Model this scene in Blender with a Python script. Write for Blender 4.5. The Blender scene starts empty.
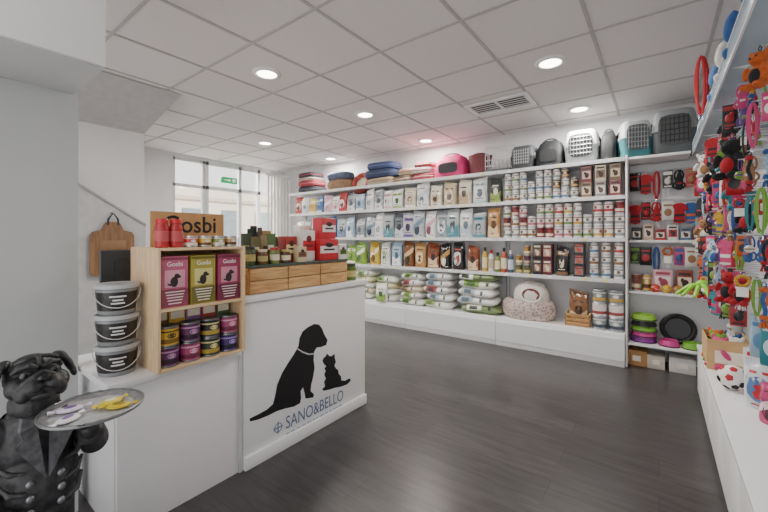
import bpy, bmesh, math, random
from mathutils import Vector, Matrix, Euler
random.seed(11)
SC=bpy.context.scene; C=SC.collection
PI=math.pi
F=365.0; TH=math.radians(37); S=math.sin(TH); K=math.cos(TH); H=1.3; CX=384.0; HY=237.0
def XatY(px,Y):
    q=(px-CX)/F; return Y*(K*q-S)/(K+S*q)
def YatX(px,X):
    q=(px-CX)/F; return X*(K+S*q)/(K*q-S)
def dep(X,Y): return -S*X+K*Y
def pxof(X,Y): return CX+F*(K*X+S*Y)/dep(X,Y)
def Zat(py,X,Y): return H-(py-HY)*dep(X,Y)/F
ORD=['first','second','third','fourth','fifth','sixth','seventh','eighth','ninth','tenth','eleventh','twelfth','thirteenth','fourteenth','fifteenth','sixteenth','seventeenth','eighteenth','nineteenth','twentieth','twenty-first','twenty-second','twenty-third','twenty-fourth']
# ---------------------------------------------------------------- materials
def lin(h):
    h=h.lstrip('#'); v=[int(h[i:i+2],16)/255 for i in (0,2,4)]
    return tuple(((c+.055)/1.055)**2.4 if c>.04045 else c/12.92 for c in v)
_mc={}
def mat(h,rough=.5,metal=0.0,ns=14,var=.08,bump=0.0,emit=0.0):
    key=(h,rough,metal,ns,var,bump,emit)
    if key in _mc: return _mc[key]
    m=bpy.data.materials.new('surface_'+h.strip('#')); m.use_nodes=True
    nt=m.node_tree; b=nt.nodes['Principled BSDF']
    c=lin(h)
    tc=nt.nodes.new('ShaderNodeTexCoord'); no=nt.nodes.new('ShaderNodeTexNoise')
    no.inputs['Scale'].default_value=ns; no.inputs['Detail'].default_value=3
    nt.links.new(tc.outputs['Object'],no.inputs['Vector'])
    cr=nt.nodes.new('ShaderNodeValToRGB')
    cr.color_ramp.elements[0].position=.3; cr.color_ramp.elements[1].position=.7
    cr.color_ramp.elements[0].color=tuple(x*(1-var) for x in c)+(1,)
    cr.color_ramp.elements[1].color=tuple(min(1,x*(1+var*.6)) for x in c)+(1,)
    nt.links.new(no.outputs['Fac'],cr.inputs['Fac']); nt.links.new(cr.outputs['Color'],b.inputs['Base Color'])
    b.inputs['Roughness'].default_value=rough; b.inputs['Metallic'].default_value=metal
    if bump:
        bp=nt.nodes.new('ShaderNodeBump'); bp.inputs['Strength'].default_value=bump; bp.inputs['Distance'].default_value=.01
        nt.links.new(no.outputs['Fac'],bp.inputs['Height']); nt.links.new(bp.outputs['Normal'],b.inputs['Normal'])
    if emit:
        b.inputs['Emission Color'].default_value=c+(1,); b.inputs['Emission Strength'].default_value=emit
    _mc[key]=m; return m
def woodmat(name,a,b_,scale=(2,30,30),rough=.5):
    m=bpy.data.materials.new(name); m.use_nodes=True; nt=m.node_tree; b=nt.nodes['Principled BSDF']
    tc=nt.nodes.new('ShaderNodeTexCoord'); mp=nt.nodes.new('ShaderNodeMapping'); mp.inputs['Scale'].default_value=scale
    no=nt.nodes.new('ShaderNodeTexNoise'); no.inputs['Scale'].default_value=2; no.inputs['Detail'].default_value=6; no.inputs['Distortion'].default_value=.6
    cr=nt.nodes.new('ShaderNodeValToRGB'); cr.color_ramp.elements[0].position=.35; cr.color_ramp.elements[1].position=.65
    cr.color_ramp.elements[0].color=lin(a)+(1,); cr.color_ramp.elements[1].color=lin(b_)+(1,)
    nt.links.new(tc.outputs['Object'],mp.inputs['Vector']); nt.links.new(mp.outputs['Vector'],no.inputs['Vector'])
    nt.links.new(no.outputs['Fac'],cr.inputs['Fac']); nt.links.new(cr.outputs['Color'],b.inputs['Base Color'])
    b.inputs['Roughness'].default_value=rough
    return m
def printmat(name,a,b_,sc=16):
    m=bpy.data.materials.new(name); m.use_nodes=True; nt=m.node_tree; b=nt.nodes['Principled BSDF']
    tc=nt.nodes.new('ShaderNodeTexCoord'); vo=nt.nodes.new('ShaderNodeTexVoronoi'); vo.inputs['Scale'].default_value=sc
    cr=nt.nodes.new('ShaderNodeValToRGB'); cr.color_ramp.elements[0].position=.3; cr.color_ramp.elements[1].position=.5
    cr.color_ramp.elements[0].color=lin(a)+(1,); cr.color_ramp.elements[1].color=lin(b_)+(1,)
    nt.links.new(tc.outputs['Object'],vo.inputs['Vector']); nt.links.new(vo.outputs['Distance'],cr.inputs['Fac']); nt.links.new(cr.outputs['Color'],b.inputs['Base Color'])
    b.inputs['Roughness'].default_value=.85; return m
def acrylic(name,h,t):
    m=bpy.data.materials.new(name); m.use_nodes=True; nt=m.node_tree; b=nt.nodes['Principled BSDF']; o=nt.nodes['Material Output']
    no=nt.nodes.new('ShaderNodeTexNoise'); no.inputs['Scale'].default_value=3
    cr=nt.nodes.new('ShaderNodeValToRGB'); c=lin(h); cr.color_ramp.elements[0].color=tuple(x*.95 for x in c)+(1,); cr.color_ramp.elements[1].color=c+(1,)
    nt.links.new(no.outputs['Fac'],cr.inputs['Fac']); nt.links.new(cr.outputs['Color'],b.inputs['Base Color']); b.inputs['Roughness'].default_value=.2
    tr=nt.nodes.new('ShaderNodeBsdfTransparent'); tr.inputs['Color'].default_value=(.9,.96,1,1); x=nt.nodes.new('ShaderNodeMixShader'); x.inputs[0].default_value=t
    nt.links.new(b.outputs[0],x.inputs[1]); nt.links.new(tr.outputs[0],x.inputs[2]); nt.links.new(x.outputs[0],o.inputs['Surface']); return m
WHITE=mat('#eeeeef',.35,ns=3,var=.02); PANEL=mat('#e4e6e8',.3,ns=2,var=.02); WALL=mat('#e0e0e1',.8,ns=4,var=.03)
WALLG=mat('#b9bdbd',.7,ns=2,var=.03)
PINE=woodmat('pine_wood','#d9b488','#ecd2a8',(30,3,3)); PINEV=woodmat('pine_wood_upright','#d9b488','#ecd2a8',(30,30,3))
OAK=woodmat('warm_wood','#a87848','#c89a64',(30,3,30)); DRW=woodmat('drawer_wood','#b98a55','#d8b07a',(30,3,30)); BOARD=woodmat('board_wood','#75533a','#96704c',(20,20,2))
BLACK=mat('#141416',.5); DARK=mat('#26272a',.5); STEEL=mat('#b9bcc0',.3,1.0); CHROME=mat('#d5d7da',.18,1.0)
CARD=mat('#b98f5f',.8,ns=30,var=.1)
def floor_mat():
    m=bpy.data.materials.new('dark_plank_vinyl'); m.use_nodes=True; nt=m.node_tree; b=nt.nodes['Principled BSDF']
    N=nt.nodes.new; L=nt.links.new
    tc=N('ShaderNodeTexCoord')
    br=N('ShaderNodeTexBrick'); br.offset=.37; br.inputs['Scale'].default_value=1; br.inputs['Brick Width'].default_value=1.25
    br.inputs['Row Height'].default_value=.19; br.inputs['Mortar Size'].default_value=.0018; br.inputs['Bias'].default_value=-.1
    br.inputs['Color1'].default_value=lin('#434142')+(1,); br.inputs['Color2'].default_value=lin('#4c4a4b')+(1,); br.inputs['Mortar'].default_value=lin('#353333')+(1,)
    L(tc.outputs['Object'],br.inputs['Vector'])
    mp=N('ShaderNodeMapping'); mp.inputs['Scale'].default_value=(2.6,22,1); L(tc.outputs['Object'],mp.inputs['Vector'])
    no=N('ShaderNodeTexNoise'); no.inputs['Scale'].default_value=1.4; no.inputs['Detail'].default_value=8; no.inputs['Distortion'].default_value=.8; L(mp.outputs['Vector'],no.inputs['Vector'])
    cr=N('ShaderNodeValToRGB'); cr.color_ramp.elements[0].position=.28; cr.color_ramp.elements[1].position=.74
    cr.color_ramp.elements[0].color=(.62,.61,.61,1); cr.color_ramp.elements[1].color=(1.2,1.18,1.17,1); L(no.outputs['Fac'],cr.inputs['Fac'])
    mx=N('ShaderNodeMix'); mx.data_type='RGBA'; mx.blend_type='MULTIPLY'; mx.inputs[0].default_value=1
    L(br.outputs['Color'],mx.inputs[6]); L(cr.outputs['Color'],mx.inputs[7]); L(mx.outputs[2],b.inputs['Base Color'])
    b.inputs['Roughness'].default_value=.31
    bp=N('ShaderNodeBump'); bp.inputs['Strength'].default_value=.06; bp.inputs['Distance'].default_value=.004; L(no.outputs['Fac'],bp.inputs['Height']); L(bp.outputs['Normal'],b.inputs['Normal'])
    return m
def glass_mat():
    m=bpy.data.materials.new('window_glass'); m.use_nodes=True; nt=m.node_tree; nt.nodes.clear()
    o=nt.nodes.new('ShaderNodeOutputMaterial'); t=nt.nodes.new('ShaderNodeBsdfTransparent'); g=nt.nodes.new('ShaderNodeBsdfGlossy'); g.inputs['Roughness'].default_value=.05
    x=nt.nodes.new('ShaderNodeMixShader'); x.inputs[0].default_value=.06
    nt.links.new(t.outputs[0],x.inputs[1]); nt.links.new(g.outputs[0],x.inputs[2]); nt.links.new(x.outputs[0],o.inputs['Surface']); return m
GLASS=glass_mat()
# ---------------------------------------------------------------- mesh builder
KIDS={}
class MB:
    def __init__(s): s.V=[];s.F=[];s.I=[];s.mats=[]
    def mi(s,m):
        for i,x in enumerate(s.mats):
            if x==m: return i
        s.mats.append(m); return len(s.mats)-1
    def add(s,bm,m,mt=None):
        off=len(s.V); k=s.mi(m); bm.verts.index_update()
        for v in bm.verts: s.V.append(tuple(mt@v.co) if mt else tuple(v.co))
        for f in bm.faces: s.F.append([off+v.index for v in f.verts]); s.I.append(k)
        bm.free(); return s
    def raw(s,vs,fs,m):
        off=len(s.V); k=s.mi(m); s.V+= [tuple(v) for v in vs]
        for f in fs: s.F.append([off+i for i in f]); s.I.append(k)
        return s
    def box(s,c,sz,m,bev=0,seg=2,rot=None):
        bm=bmesh.new(); bmesh.ops.create_cube(bm,size=1); bmesh.ops.scale(bm,vec=sz,verts=bm.verts)
        if bev: bmesh.ops.bevel(bm,geom=bm.edges[:],offset=min(bev,min(sz)*.48),segments=seg,affect='EDGES',profile=.5)
        mt=Matrix.Translation(c)
        if rot: mt=mt@Euler(rot).to_matrix().to_4x4()
        return s.add(bm,m,mt)
    def bx(s,x0,x1,y0,y1,z0,z1,m,bev=0):
        return s.box(((x0+x1)/2,(y0+y1)/2,(z0+z1)/2),(abs(x1-x0),abs(y1-y0),abs(z1-z0)),m,bev)
    def ell(s,c,r,m,rot=None,seg=16,rings=10):
        bm=bmesh.new(); bmesh.ops.create_uvsphere(bm,u_segments=seg,v_segments=rings,radius=1); bmesh.ops.scale(bm,vec=r,verts=bm.verts)
        mt=Matrix.Translation(c)
        if rot: mt=mt@Euler(rot).to_matrix().to_4x4()
        return s.add(bm,m,mt)
    def cyl(s,p0,p1,r0,r1,m,seg=12):
        p0=Vector(p0);p1=Vector(p1); bm=bmesh.new(); L=(p1-p0).length
        bmesh.ops.create_cone(bm,cap_ends=True,segments=seg,radius1=r0,radius2=r1,depth=L)
        q=Vector((0,0,1)).rotation_difference((p1-p0).normalized())
        return s.add(bm,m,Matrix.Translation((p0+p1)/2)@q.to_matrix().to_4x4())
    def lathe(s,prof,m,seg=20,c=(0,0,0),sx=1,sy=1):
        ids=[]
        for p in prof:
            if p[0]<1e-6: s.V.append((c[0],c[1],c[2]+p[1])); ids.append([len(s.V)-1])
            else:
                st=len(s.V)
                for k in range(seg):
                    a=2*PI*k/seg; s.V.append((c[0]+p[0]*sx*math.cos(a),c[1]+p[0]*sy*math.sin(a),c[2]+p[1]))
                ids.append(list(range(st,st+seg)))
        for i in range(1,len(prof)):
            k=s.mi(prof[i][2] if len(prof[i])>2 else m); A=ids[i-1];B=ids[i]
            for j in range(seg):
                n=(j+1)%seg
                if len(A)==1 and len(B)==1: break
                if len(A)==1: f=[A[0],B[n],B[j]]
                elif len(B)==1: f=[A[j],A[n],B[0]]
                else: f=[A[j],A[n],B[n],B[j]]
                s.F.append(f); s.I.append(k)
        return s
    def loft(s,rings,m,cap=True):
        n=len(rings[0]); off=len(s.V); k=s.mi(m)
        for r in rings: s.V+=[tuple(p) for p in r]
        for i in range(len(rings)-1):
            for j in range(n):
                a=off+i*n+j; b=off+i*n+(j+1)%n; s.F.append([a,b,b+n,a+n]); s.I.append(k)
        if cap:
            s.F.append([off+j for j in range(n)][::-1]); s.I.append(k)
            e=off+(len(rings)-1)*n; s.F.append([e+j for j in range(n)]); s.I.append(k)
        return s
    def tube(s,pts,r,m,seg=6,closed=False,flat=1.0):
        P=[Vector(p) for p in pts]; n=len(P); rs=[]
        for i in range(n):
            if closed: t=P[(i+1)%n]-P[i-1]
            else: t=P[min(i+1,n-1)]-P[max(i-1,0)]
            t.normalize()
            ref=Vector((0,1,0)) if abs(t.y)<.9 else Vector((1,0,0))
            u=t.cross(ref).normalized(); v=t.cross(u).normalized()
            rr=r[i] if isinstance(r,(list,tuple)) else r
            rs.append([P[i]+u*rr*math.cos(2*PI*k/seg)+v*rr*flat*math.sin(2*PI*k/seg) for k in range(seg)])
        if closed: rs.append(rs[0]); return s.loft(rs,m,cap=False)
        return s.loft(rs,m)
    def poly(s,pts,nrm,m,t=.001):
        nrm=Vector(nrm)*t; n=len(pts); A=[Vector(p) for p in pts]; B=[p+nrm for p in A]
        fs=[list(range(n))[::-1],list(range(n,2*n))]+[[i,(i+1)%n,n+(i+1)%n,n+i] for i in range(n)]
        return s.raw(A+B,fs,m)
    def mesh(s,name,org=None):
        me=bpy.data.meshes.new(name)
        V=s.V if org is None else [(v[0]-org[0],v[1]-org[1],v[2]-org[2]) for v in s.V]
        me.from_pydata(V,[],s.F)
        for m in s.mats: me.materials.append(m)
        me.polygons.foreach_set('material_index',s.I); me.polygons.foreach_set('use_smooth',[True]*len(s.F))
        bm=bmesh.new(); bm.from_mesh(me); bmesh.ops.recalc_face_normals(bm,faces=bm.faces); bm.to_mesh(me); bm.free()
        me.set_sharp_from_angle(angle=math.radians(38)); me.update()
        return me
    def build(s,name,parent=None,org=None):
        if org is None and parent is not None and parent.get('_w'): org=tuple(parent.location)
        me=s.mesh(name,org); return link(name,me,parent,org if parent is None else None)
def link(name,me,parent=None,loc=None):
    o=bpy.data.objects.new(name,me); C.objects.link(o)
    if loc: o.location=loc
    if parent is not None: o.parent=parent; KIDS.setdefault(parent.name,[]).append(o)
    return o
def tag(o,label,cat,group=None):
    o['label']=label; o['category']=cat
    if group: o['group']=group
    elif 'group' in o: del o['group']
    return o
def thing(name,label='',cat='',loc=(0,0,0),rz=0,group=None,world=False):
    o=bpy.data.objects.new(name,None); C.objects.link(o); o.empty_display_size=.05
    o.location=loc; o.rotation_euler=(0,0,rz); tag(o,label,cat,group)
    if world: o['_w']=1
    return o
def struct(mb,name,parent=None):
    o=mb.build(name,parent)
    if parent is None: o['kind']='structure'
    return o
def dup(root):
    r=root.copy(); C.objects.link(r)
    for ch in KIDS.get(root.name,[]):
        c=ch.copy(); C.objects.link(c); c.parent=r; KIDS.setdefault(r.name,[]).append(c)
        for g in KIDS.get(ch.name,[]):
            d=g.copy(); C.objects.link(d); d.parent=c; KIDS.setdefault(c.name,[]).append(d)
    return r
PROTO={}
def put(key,builder,loc,label,cat,group=None,rz=0.0,rx=0.0,ry=0.0,sc=None):
    if key in PROTO: o=dup(PROTO[key])
    else: o=builder(); PROTO[key]=o
    o.location=loc; o.rotation_euler=(rx,ry,rz)
    o.scale=(1,1,1) if sc is None else ((sc,sc,sc) if not isinstance(sc,tuple) else sc)
    return tag(o,label,cat,group)
_tx={}
def text(name,s,size,m,parent,loc,rot=(PI/2,0,0),sx=1.0,bold=0.0):
    key=(s,size,m.name,sx)
    if key not in _tx:
        cu=bpy.data.curves.new('t','FONT'); cu.body=s; cu.size=size; cu.align_x='CENTER'; cu.align_y='CENTER'; cu.extrude=.0006; cu.resolution_u=3; cu.offset=bold
        o=bpy.data.objects.new('t',cu); C.objects.link(o); dg=bpy.context.evaluated_depsgraph_get()
        me=bpy.data.meshes.new_from_object(o.evaluated_get(dg)); bpy.data.objects.remove(o); bpy.data.curves.remove(cu)
        me.materials.clear(); me.materials.append(m)
        for v in me.vertices: v.co.x*=sx
        _tx[key]=me
    o=link(name,_tx[key],parent); o.location=loc; o.rotation_euler=rot; return o
def blob(name,mb,m,parent,voxel=.007,it=6,cut=None,loc=None):
    me=mb.mesh('tmp'); o=bpy.data.objects.new('tmp',me); C.objects.link(o)
    r=o.modifiers.new('r','REMESH'); r.mode='VOXEL'; r.voxel_size=voxel
    sm=o.modifiers.new('s','SMOOTH'); sm.factor=.5; sm.iterations=it
    dg=bpy.context.evaluated_depsgraph_get(); me2=bpy.data.meshes.new_from_object(o.evaluated_get(dg)); bpy.data.objects.remove(o)
    if cut:
        bm=bmesh.new(); bm.from_mesh(me2)
        for co,no in cut: bmesh.ops.bisect_plane(bm,geom=bm.verts[:]+bm.edges[:]+bm.faces[:],plane_co=co,plane_no=no,clear_outer=True)
        bm.to_mesh(me2); bm.free()
    me2.materials.clear(); me2.materials.append(m)
    me2.polygons.foreach_set('use_smooth',[True]*len(me2.polygons))
    return link(name,me2,parent,loc)
def sring(hw,hd,n,z,seg=20,cx=0,cy=0):
    out=[]
    for k in range(seg):
        a=2*PI*(k+.5)/seg; c=math.cos(a); q=math.sin(a)
        out.append((cx+hw*math.copysign(abs(c)**(2/n),c),cy+hd*math.copysign(abs(q)**(2/n),q),z))
    return out
# ================================================================ ROOM
CZ=2.65
m=MB(); m.bx(-6.3,.75,-1.2,4.9,-.05,0,floor_mat()); struct(m,'floor')
m=MB(); m.bx(-6.3,.75,-1.2,4.9,CZ,CZ+.1,mat('#e8e3e2',.9,ns=120,var=.05,bump=.15)); struct(m,'ceiling')
gx=[-.67+.3175-.635*k for k in range(-1,9)]; gy=[3.05+.315+.63*k for k in range(-6,3)]
m=MB(); TB=mat('#bab7b6',.6)
for x in gx:
    if x<.65: m.bx(x-.011,x+.011,-1.2,4.8,CZ-.006,CZ,TB)
for y in gy:
    if y<4.8: m.bx(-6.2,.65,y-.011,y+.011,CZ-.0055,CZ,TB)
struct(m,'trim_1')
m=MB(); m.bx(-6.3,.75,4.8,4.9,0,CZ,WALL); struct(m,'wall_back')
m=MB(); m.bx(.65,.75,-1.2,4.8,0,CZ,WALL); struct(m,'wall_right')
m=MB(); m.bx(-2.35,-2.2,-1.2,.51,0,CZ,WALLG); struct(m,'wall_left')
m=MB(); m.bx(-4.57,-4.47,-1.2,1.6,0,CZ,WALL); struct(m,'wall_stair')
m=MB(); m.bx(-6.3,-4.57,1.5,1.6,0,CZ,WALL); struct(m,'wall_side')
# stair side: wall thickens below a sloping capped edge; sloping soffit at the ceiling
y0,z0,y1,z1=.3,2.27,1.598,1.42
m=MB(); m.poly([(-4.47,y0,0),(-4.47,y1,0),(-4.47,y1,z1),(-4.47,y0,z0)],(1,0,0),mat('#c2c3c4',.7),.045); struct(m,'trim_2')
m=MB(); m.poly([(-4.47,y0,z0+.022),(-4.47,y1,z1+.022),(-4.47,y1,z1),(-4.47,y0,z0)],(1,0,0),mat('#a5a7a9',.6),.06); struct(m,'trim_4')
m=MB(); m.raw([(-4.469,.55,2.42),(-3.6,.55,2.642),(-3.6,1.6,2.642),(-4.469,1.6,2.42),(-4.469,.55,2.648),(-4.469,1.6,2.648)],[[0,1,2,3],[0,4,1],[3,2,5],[0,3,5,4],[1,4,5,2]],mat('#c3c1c0',.8)); struct(m,'trim_3')
# window wall
WX=-6.2
m=MB(); m.bx(-6.3,WX,1.6,2.62,0,CZ,WALL); m.bx(-6.3,WX,4.58,4.8,0,CZ,WALL); m.bx(-6.3,WX,2.62,4.58,2.6,CZ,WALL); m.bx(-6.3,WX,2.62,3.15,0,.55,WALL); struct(m,'wall_window')
FR=mat('#d6d8d9',.4)
w=thing('window_1','','',(WX,2.9,.55),world=True)
for k in ('label','category'): del w[k]
w['kind']='structure'
m=MB()
for yy in (2.64,3.13): m.bx(-6.27,-6.21,yy-.025,yy+.025,.55,2.6,FR)
for zz in (.575,2.15,2.575): m.bx(-6.27,-6.21,2.62,3.155,zz-.025,zz+.025,FR)
m.build('window_frame',w); m=MB(); m.bx(-6.245,-6.24,2.66,3.11,.6,2.55,GLASS); m.build('pane',w)
w=thing('door_1','','',(WX,3.85,0),world=True)
for k in ('label','category'): del w[k]
w['kind']='structure'
m=MB()
for yy in (3.18,3.8,4.2,4.555): m.bx(-6.27,-6.2,yy-.028,yy+.028,0,2.6,FR)
for zz in (.06,2.15,2.57): m.bx(-6.27,-6.2,3.155,4.58,zz-.03,zz+.03,FR)
m.build('door_frame',w); m=MB(); m.bx(-6.245,-6.24,3.2,4.53,.09,2.54,GLASS); m.build('pane',w)
m=MB(); m.tube([(-6.2,3.72,.9),(-6.14,3.72,.9),(-6.14,3.72,1.3),(-6.2,3.72,1.3)],.012,STEEL); m.build('door_handle',w)
# outside
m=MB(); m.bx(-16,-6.3,-4,12,-.2,-.02,mat('#b9b6b0',.9)); o=m.build('pavement'); o['kind']='structure'
bd=thing('building','pale apartment facade across the street beyond the glass door','building',(-13,4,-.02),world=True)
m=MB(); m.bx(-13.4,-13,-3,14,-.02,3.1,mat('#d9cdbb',.9)); m.build('facade',bd)
for k in range(9):
    m=MB(); m.bx(-13,-12.96,.2+k*1.4,.95+k*1.4,1.0,2.3,mat('#7d878b',.4)); f=m.build('window',bd)
m=MB(); m.bx(-13,-12.93,-3,14,2.6,2.72,mat('#bfb29f',.8)); m.build('cornice',bd)
# exit sign
ex=thing('exit_sign','green illuminated exit sign above the glass shop door','sign',(-6.17,3.56,2.26))
G=mat('#1f9d5a',.4,emit=.5)
m=MB(); m.bx(-.02,.02,-.15,.15,0,.11,G,.004); m.build('sign_body',ex)
m=MB(); W2=mat('#f4fbf6',.4,emit=.5)
m.poly([(.021,-.1,.05),(.021,-.02,.05),(.021,-.02,.03),(.021,.03,.055),(.021,-.02,.08),(.021,-.02,.06),(.021,-.1,.06)],(1,0,0),W2,.001)
m.bx(.021,.022,.06,.11,.03,.08,W2); m.build('pictogram',ex)
# vertical blind
vb=thing('vertical_blind','white vertical slat blind beside the shelving at the window','blind',(-6.0,4.5,.0),world=True)
m=MB()
for k in range(7): m.box((-6.02,4.29+.075*k,1.33),(.012,.07,2.3),mat('#e9e6e2',.7),rot=(0,0,.5))
m.build('slats',vb); m=MB(); m.bx(-6.05,-5.99,4.24,4.79,2.48,2.53,WHITE); m.build('headrail',vb)
# ceiling lights
RING=mat('#f4f4f4',.4); LENS=mat('#fff6e8',.5,emit=14)
for k,(x,y,lb) in enumerate([(-2.58,1.82,'above the counter, nearest the left wall cabinet'),(-.67,3.02,'nearest the right wall, in front of the vent'),(-.67,4.3,'above the pet carriers at the right end'),(-2.58,3.08,'in the middle of the room, between counter and shelving'),(-2.6,4.42,'above the pink carrier on the shelving'),(-4.5,3.15,'near the glass shop door'),(-4.5,4.45,'above the far left end of the shelving')]):
    t=thing('ceiling_light','round recessed downlight '+lb,'ceiling light',(x,y,CZ),group='recessed downlights')
    m=MB(); m.lathe([(.075,-.002),(.08,-.014),(.1,-.014),(.112,-.006),(.114,0),(.075,0),(.075,-.002)],RING,32); m.build('trim_ring',t)
    m=MB(); m.lathe([(0,-.009),(.079,-.009),(.079,-.004),(0,-.004)],LENS,32); m.build('diffuser',t)
    ld=bpy.data.lights.new('downlight','AREA'); ld.shape='DISK'; ld.size=.16; ld.energy=23; ld.color=(1,.95,.88)
    lo=bpy.data.objects.new('downlight_lamp',ld); C.objects.link(lo); lo.parent=t; lo.location=(0,0,-.03)
# vent
vt=thing('ceiling_vent','white slatted air conditioning grille set in the ceiling','vent',(-1.29,3.66,CZ))
m=MB()
for a in ((-.315,-.27,-.18,.18),(.27,.315,-.18,.18),(-.27,.27,-.18,-.14),(-.27,.27,.14,.18)): m.bx(a[0],a[1],a[2],a[3],-.02,-.006,WHITE)
m.build('frame',vt); m=MB(); m.bx(-.27,.27,-.14,.14,-.008,-.006,mat('#1f2021',.9)); m.build('backing',vt)
m=MB()
for k in range(5): m.box((0,-.112+.056*k,-.011),(.54,.018,.004),mat('#d6d6d6',.4))
m.build('slats',vt)
m=MB(); m.bx(-.012,.012,-.14,.14,-.021,-.0135,WHITE); m.build('divider',vt)
# overhead cabinet
cb=thing('wall_cabinet','plain white cupboard mounted high on the left wall','cabinet',(-1.97,-.2,1.97),world=True)
m=MB(); m.bx(-2.198,-1.765,-1.1,.492,1.97,2.645,mat('#d3d6d8',.4,ns=2,var=.02),.003); m.build('body',cb)
for a,b in ((-1.1,-.58),(-.57,-.05),(-.04,.49)):
    m=MB(); m.bx(-1.763,-1.745,a,b,1.972,2.643,WHITE,.003); m.build('door',cb)
# ================================================================ COUNTER
ct=thing('service_counter','tall white shop counter with black dog and cat silhouette on its front','counter',(-2.15,1.67,0),world=True)
FX=-1.845
m=MB(); m.bx(-2.42,-1.875,1.17,2.19,0,.93,PANEL,.002); m.build('body',ct)
m=MB(); m.bx(-1.873,FX,1.15,2.2,.075,.925,WHITE,.003); m.build('front_panel',ct)
m=MB(); m.bx(-2.43,-1.83,1.14,2.22,.93,.965,mat('#f2f2f3',.25,ns=3,var=.02),.004); m.build('countertop',ct)
m=MB(); m.bx(-1.873,-1.825,1.15,2.2,0,.074,WHITE,.004); m.build('plinth',ct)
def onface(pts,off=0.0): return [(FX+off,YatX(px,FX),Zat(py,FX,YatX(px,FX))) for px,py in pts]
DOG=[(327.5,340),(326,345),(321,347),(316.5,347.5),(314,352),(313.5,360),(314.5,368),(313,377),(311,385),(310.5,391),(314,394.5),(313,397.5),(305.5,398.5),(304.5,393),(303,387),(300.5,391),(301,398),(300,403),(294,406.5),(285,408.5),(277,411),(268,415.5),(258,419.5),(250,421.5),(249.5,418.5),(258,414.5),(267,409.5),(273,404),(275,396),(277,385),(282,373),(288,363),(294,354),(298.5,346),(299.5,338),(302.5,331.5),(308,327),(314,324),(319,324.5),(322,328.5),(324,334)]
CAT=[(322.5,361),(323.5,358),(325.5,356.5),(327,353.5),(329,356),(331.5,356.2),(334.5,353.8),(334.8,358.5),(335.8,362),(334.2,365.5),(336,368.5),(338,370),(338.5,373.5),(341,376.5),(341.2,380.3),(345,380.8),(349.5,378.2),(350.8,380.5),(347,384.3),(341,386.6),(335,387.8),(329,389.6),(323.5,390.8),(322,389),(325,386.5),(324,382),(325.8,378.5),(324.2,374.5),(325.6,371),(324.4,368.2),(326.2,366.2),(324,364.3)]
m=MB(); m.poly(onface(DOG),(1,0,0),BLACK,.0015); m.build('dog_silhouette',ct)
m=MB(); m.poly(onface([(297.5,348),(303,351.5),(309,353.5),(313.9,353),(313.7,354.4),(308.5,354.9),(302.5,352.8),(296.9,349.2)],.0016),(1,0,0),mat('#c9cacb',.5),.0008); m.build('collar_line',ct)
m=MB(); m.poly(onface(CAT),(1,0,0),BLACK,.0015); m.build('cat_silhouette',ct)
BLU=mat('#67799a',.5)
ya=YatX(286,FX); yb=YatX(343,FX); zt=(Zat(419,FX,ya)+Zat(399,FX,yb))/2
text('lettering','SANO&BELLO',.112,BLU,ct,(FX+.0012+2.15,(ya+yb)/2-1.67,zt),(PI/2,0,PI/2),sx=(yb-ya)/.685)
m=MB(); yc=YatX(278,FX); zc=zt
m.tube([(FX+.001,yc+.026*math.cos(a*PI/8),zc+.026*math.sin(a*PI/8)) for a in range(16)],.003,BLU,closed=True)
m.bx(FX,FX+.002,yc-.003,yc+.003,zc-.036,zc+.036,BLU); m.bx(FX,FX+.002,yc-.034,yc+.034,zc-.003,zc+.003,BLU); m.build('emblem',ct)
m=MB()
random.seed(3); yy=ya
while yy<yb-.02:
    q=random.uniform(.02,.05); m.bx(FX,FX+.0015,yy,min(yb,yy+q),zt-.07,zt-.06,mat('#a5b0c2',.5)); yy+=q+.009
m.build('tagline',ct)
random.seed(12)
# cash desk
cd=thing('cash_desk','low white desk panel joined to the counter behind the statue','desk',(-2.15,.85,0),world=True)
m=MB(); m.bx(-1.873,-1.855,.56,1.13,.0,.65,WHITE,.002); m.build('front_panel',cd)
for a in (.555,1.115): 
    m=MB(); m.bx(-2.42,-1.875,a,a+.02,0,.65,PANEL,.002); m.build('side_panel',cd)
m=MB(); m.bx(-2.43,-1.835,.52,1.137,.65,.68,WHITE,.003); m.build('desktop',cd)
m=MB(); m.bx(-1.853,-1.845,1.125,1.145,0,.65,mat('#c9cbcd',.4)); m.build('joint_strip',cd)
# ---------------- display crate on desk
CRX0,CRX1,CY0,CY1,CB,CT=-2.12,-1.80,.698,1.134,.68,1.25
cr=thing('display_crate','open pine wood crate with two compartments of pet treats','crate',(-1.96,.916,CB),world=True)
m=MB(); m.bx(CRX0,CRX1,CY0,CY0+.014,CB,CT,PINEV,.002); m.build('side_panel',cr)
m=MB(); m.bx(CRX0,CRX1,CY1-.014,CY1,CB,CT,PINEV,.002); m.build('side_panel',cr)
m=MB(); m.bx(CRX0,CRX1,CY0+.014,CY1-.014,CT-.014,CT,PINE,.002); m.build('top_panel',cr)
m=MB(); m.bx(CRX0,CRX1,CY0+.014,CY1-.014,CB,CB+.014,PINE,.002); m.build('bottom_panel',cr)
m=MB(); m.bx(CRX0+.008,CRX1,CY0+.014,CY1-.014,.955,.969,PINE,.002); m.build('shelf_board',cr)
m=MB(); m.bx(CRX0,CRX0+.007,CY0+.014,CY1-.014,CB+.014,CT-.014,PINE); m.build('back_panel',cr)
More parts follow.
